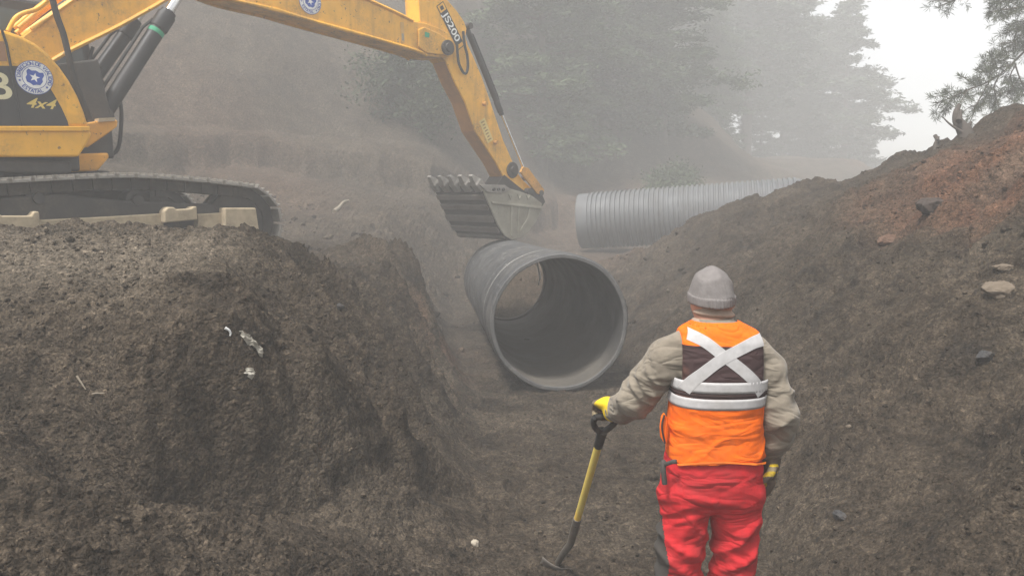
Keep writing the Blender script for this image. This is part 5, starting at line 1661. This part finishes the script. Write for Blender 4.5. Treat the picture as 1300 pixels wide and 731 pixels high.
M_TWIG = grimy('dry twig', (.24, .205, .155), amount=.4, scale=12, rough=.95)
def root_piece(name, pxs, rad, label, cat, mat=None, lift=.02):
    pts = [hit_ground(a, b) + Vector((0, 0, lift)) for a, b in pxs]
    d = min(p.y for p in pts); pts = [p if p.y < d * 1.15 else Vector((p.x, d * 1.05, p.z)) for p in pts]
    m = MB(); q = spline(pts, 5); n = len(q)
    m.tube(q, [rad * (1 - .6 * i / n) for i in range(n)], 7); o = m.build(name, mat or M_TWIG, smooth=60)
    tag(o, label, cat)
root_piece('pale_root', [(424, 270), (431, 264), (436, 258), (443, 256)], .05, 'bent pale root lying on the far ground left of the mound', 'root')
root_piece('twig', [(98, 482), (103, 490), (109, 499)], .006, 'thin pale twig stuck upright in the dark cut face of the left mound', 'twig')
root_piece('fallen_twig', [(118, 505), (124, 504), (133, 504)], .005, 'tiny pale twig lying flat right beside the upright twig on the left bank', 'twig')
root_piece('white_strip', [(286, 421), (291, 424), (293, 428), (292, 431)], .008, 'short curled white plastic strip left of the torn bag on the left bank', 'litter', M_WHITE)
# torn plastic
M_BAG = plain('torn plastic film', (.36, .335, .28), .5)
def scrap(name, outline, label, seed):
    r = np.random.default_rng(seed); P = [hit_ground(a, b) for a, b in outline]
    P = spline(P + [P[0]], 3)[:-1]
    c = sum(P, Vector()) / len(P); V = [c + Vector((0, -.03, .03))]; rings = 5; n = len(P)
    for k in range(1, rings + 1):
        for p in P:
            q = c.lerp(p, k / rings); w = perlin3(np.array([q.x * 22]), np.array([q.y * 22]), np.array([q.z * 22]), seed)[0]
            V.append(q + Vector((.008 * r.normal(), -.014 - .03 * w, .014 + .03 * w)))
    F = [(0, 1 + i, 1 + (i + 1) % n) for i in range(n)]
    for k in range(rings - 1):
        o = 1 + k * n; F += [(o + i, o + n + i, o + n + (i + 1) % n, o + (i + 1) % n) for i in range(n)]
    o = link_mesh(name, V, F, M_BAG); s = o.modifiers.new('thickness', 'SOLIDIFY'); s.thickness = .002
    tag(o, label, 'litter')
scrap('plastic_scrap', [(307, 424), (312, 426), (319, 431), (326, 436), (329, 440), (337, 450), (334, 456), (330, 449), (322, 442), (312, 436)], 'long torn white plastic bag scrap stuck on the left bank', 1)
scrap('plastic_scrap', [(311, 474), (315, 470), (322, 471), (325, 476), (323, 486), (318, 480)], 'small crumpled clear plastic piece below the long torn bag scrap', 2)
# ================================================================== AIR, SKY, LIGHT, CAMERA
def build_air():
    mb = MB()
    x0, x1, y0, y1, z0, z1 = -63.5, 63.5, -19.5, 68.5, -1.6, HAZE_TOP
    mb.box(((x0 + x1) / 2, (y0 + y1) / 2, (z0 + z1) / 2), (x1 - x0, y1 - y0, z1 - z0))
    m = bpy.data.materials.new('fog'); m.use_nodes = True; nt = m.node_tree
    nt.nodes.remove(nt.nodes['Principled BSDF'])
    v = nt.nodes.new('ShaderNodeVolumePrincipled')
    v.inputs['Color'].default_value = (.95, .95, .94, 1); v.inputs['Density'].default_value = HAZE_DENSITY; v.inputs['Anisotropy'].default_value = .0
    L(nt, v.outputs[0], nt.nodes['Material Output'].inputs['Volume'])
    o = mb.build('haze', m); tag(o, kind='stuff')
HAZE_TOP, HAZE_DENSITY = 17.5, .0142
SUN_EL, SUN_AZ = R(64), R(-140)          # azimuth from +Y towards +X
build_air()

w = bpy.data.worlds.new('World'); scene.world = w; w.use_nodes = True
nt = w.node_tree; bg = nt.nodes['Background']
sky = N(nt, 'ShaderNodeTexSky', sky_type='NISHITA'); sky.sun_disc = False
sky.sun_elevation = SUN_EL; sky.sun_rotation = SUN_AZ
sky.dust_density = 2; sky.air_density = 1.2
hs = N(nt, 'ShaderNodeHueSaturation', Saturation=.16); L(nt, sky.outputs[0], hs.inputs['Color'])
L(nt, hs.outputs[0], bg.inputs['Color']); bg.inputs['Strength'].default_value = .06
sd = bpy.data.lights.new('sun', 'SUN'); sd.energy = 1.5; sd.angle = R(11); sd.color = (1, .965, .925)
so = bpy.data.objects.new('sun', sd); COL.objects.link(so)
d = Vector((math.sin(SUN_AZ) * math.cos(SUN_EL), math.cos(SUN_AZ) * math.cos(SUN_EL), math.sin(SUN_EL)))
so.rotation_euler = (-d).to_track_quat('-Z', 'Y').to_euler(); so.location = (0, 0, 30)

cam = bpy.data.cameras.new('camera'); co = bpy.data.objects.new('camera', cam); COL.objects.link(co)
co.location = (0, 0, EYE); co.rotation_euler = (R(90) - PITCH, 0, 0)
cam.sensor_width = 36; cam.lens = FPX / 1300 * 36; cam.clip_start = .05; cam.clip_end = 500
scene.camera = co
scene.view_settings.view_transform = 'Standard'; scene.view_settings.look = 'None'; scene.view_settings.gamma = 1
scene.view_settings.use_curve_mapping = False
scene.view_settings.exposure = 1.98
scene.render.engine = 'CYCLES'
c = scene.cycles
c.use_denoising = True; c.max_bounces = 5; c.diffuse_bounces = 3; c.glossy_bounces = 2; c.volume_bounces = 2; c.transparent_max_bounces = 6
c.use_adaptive_sampling = False
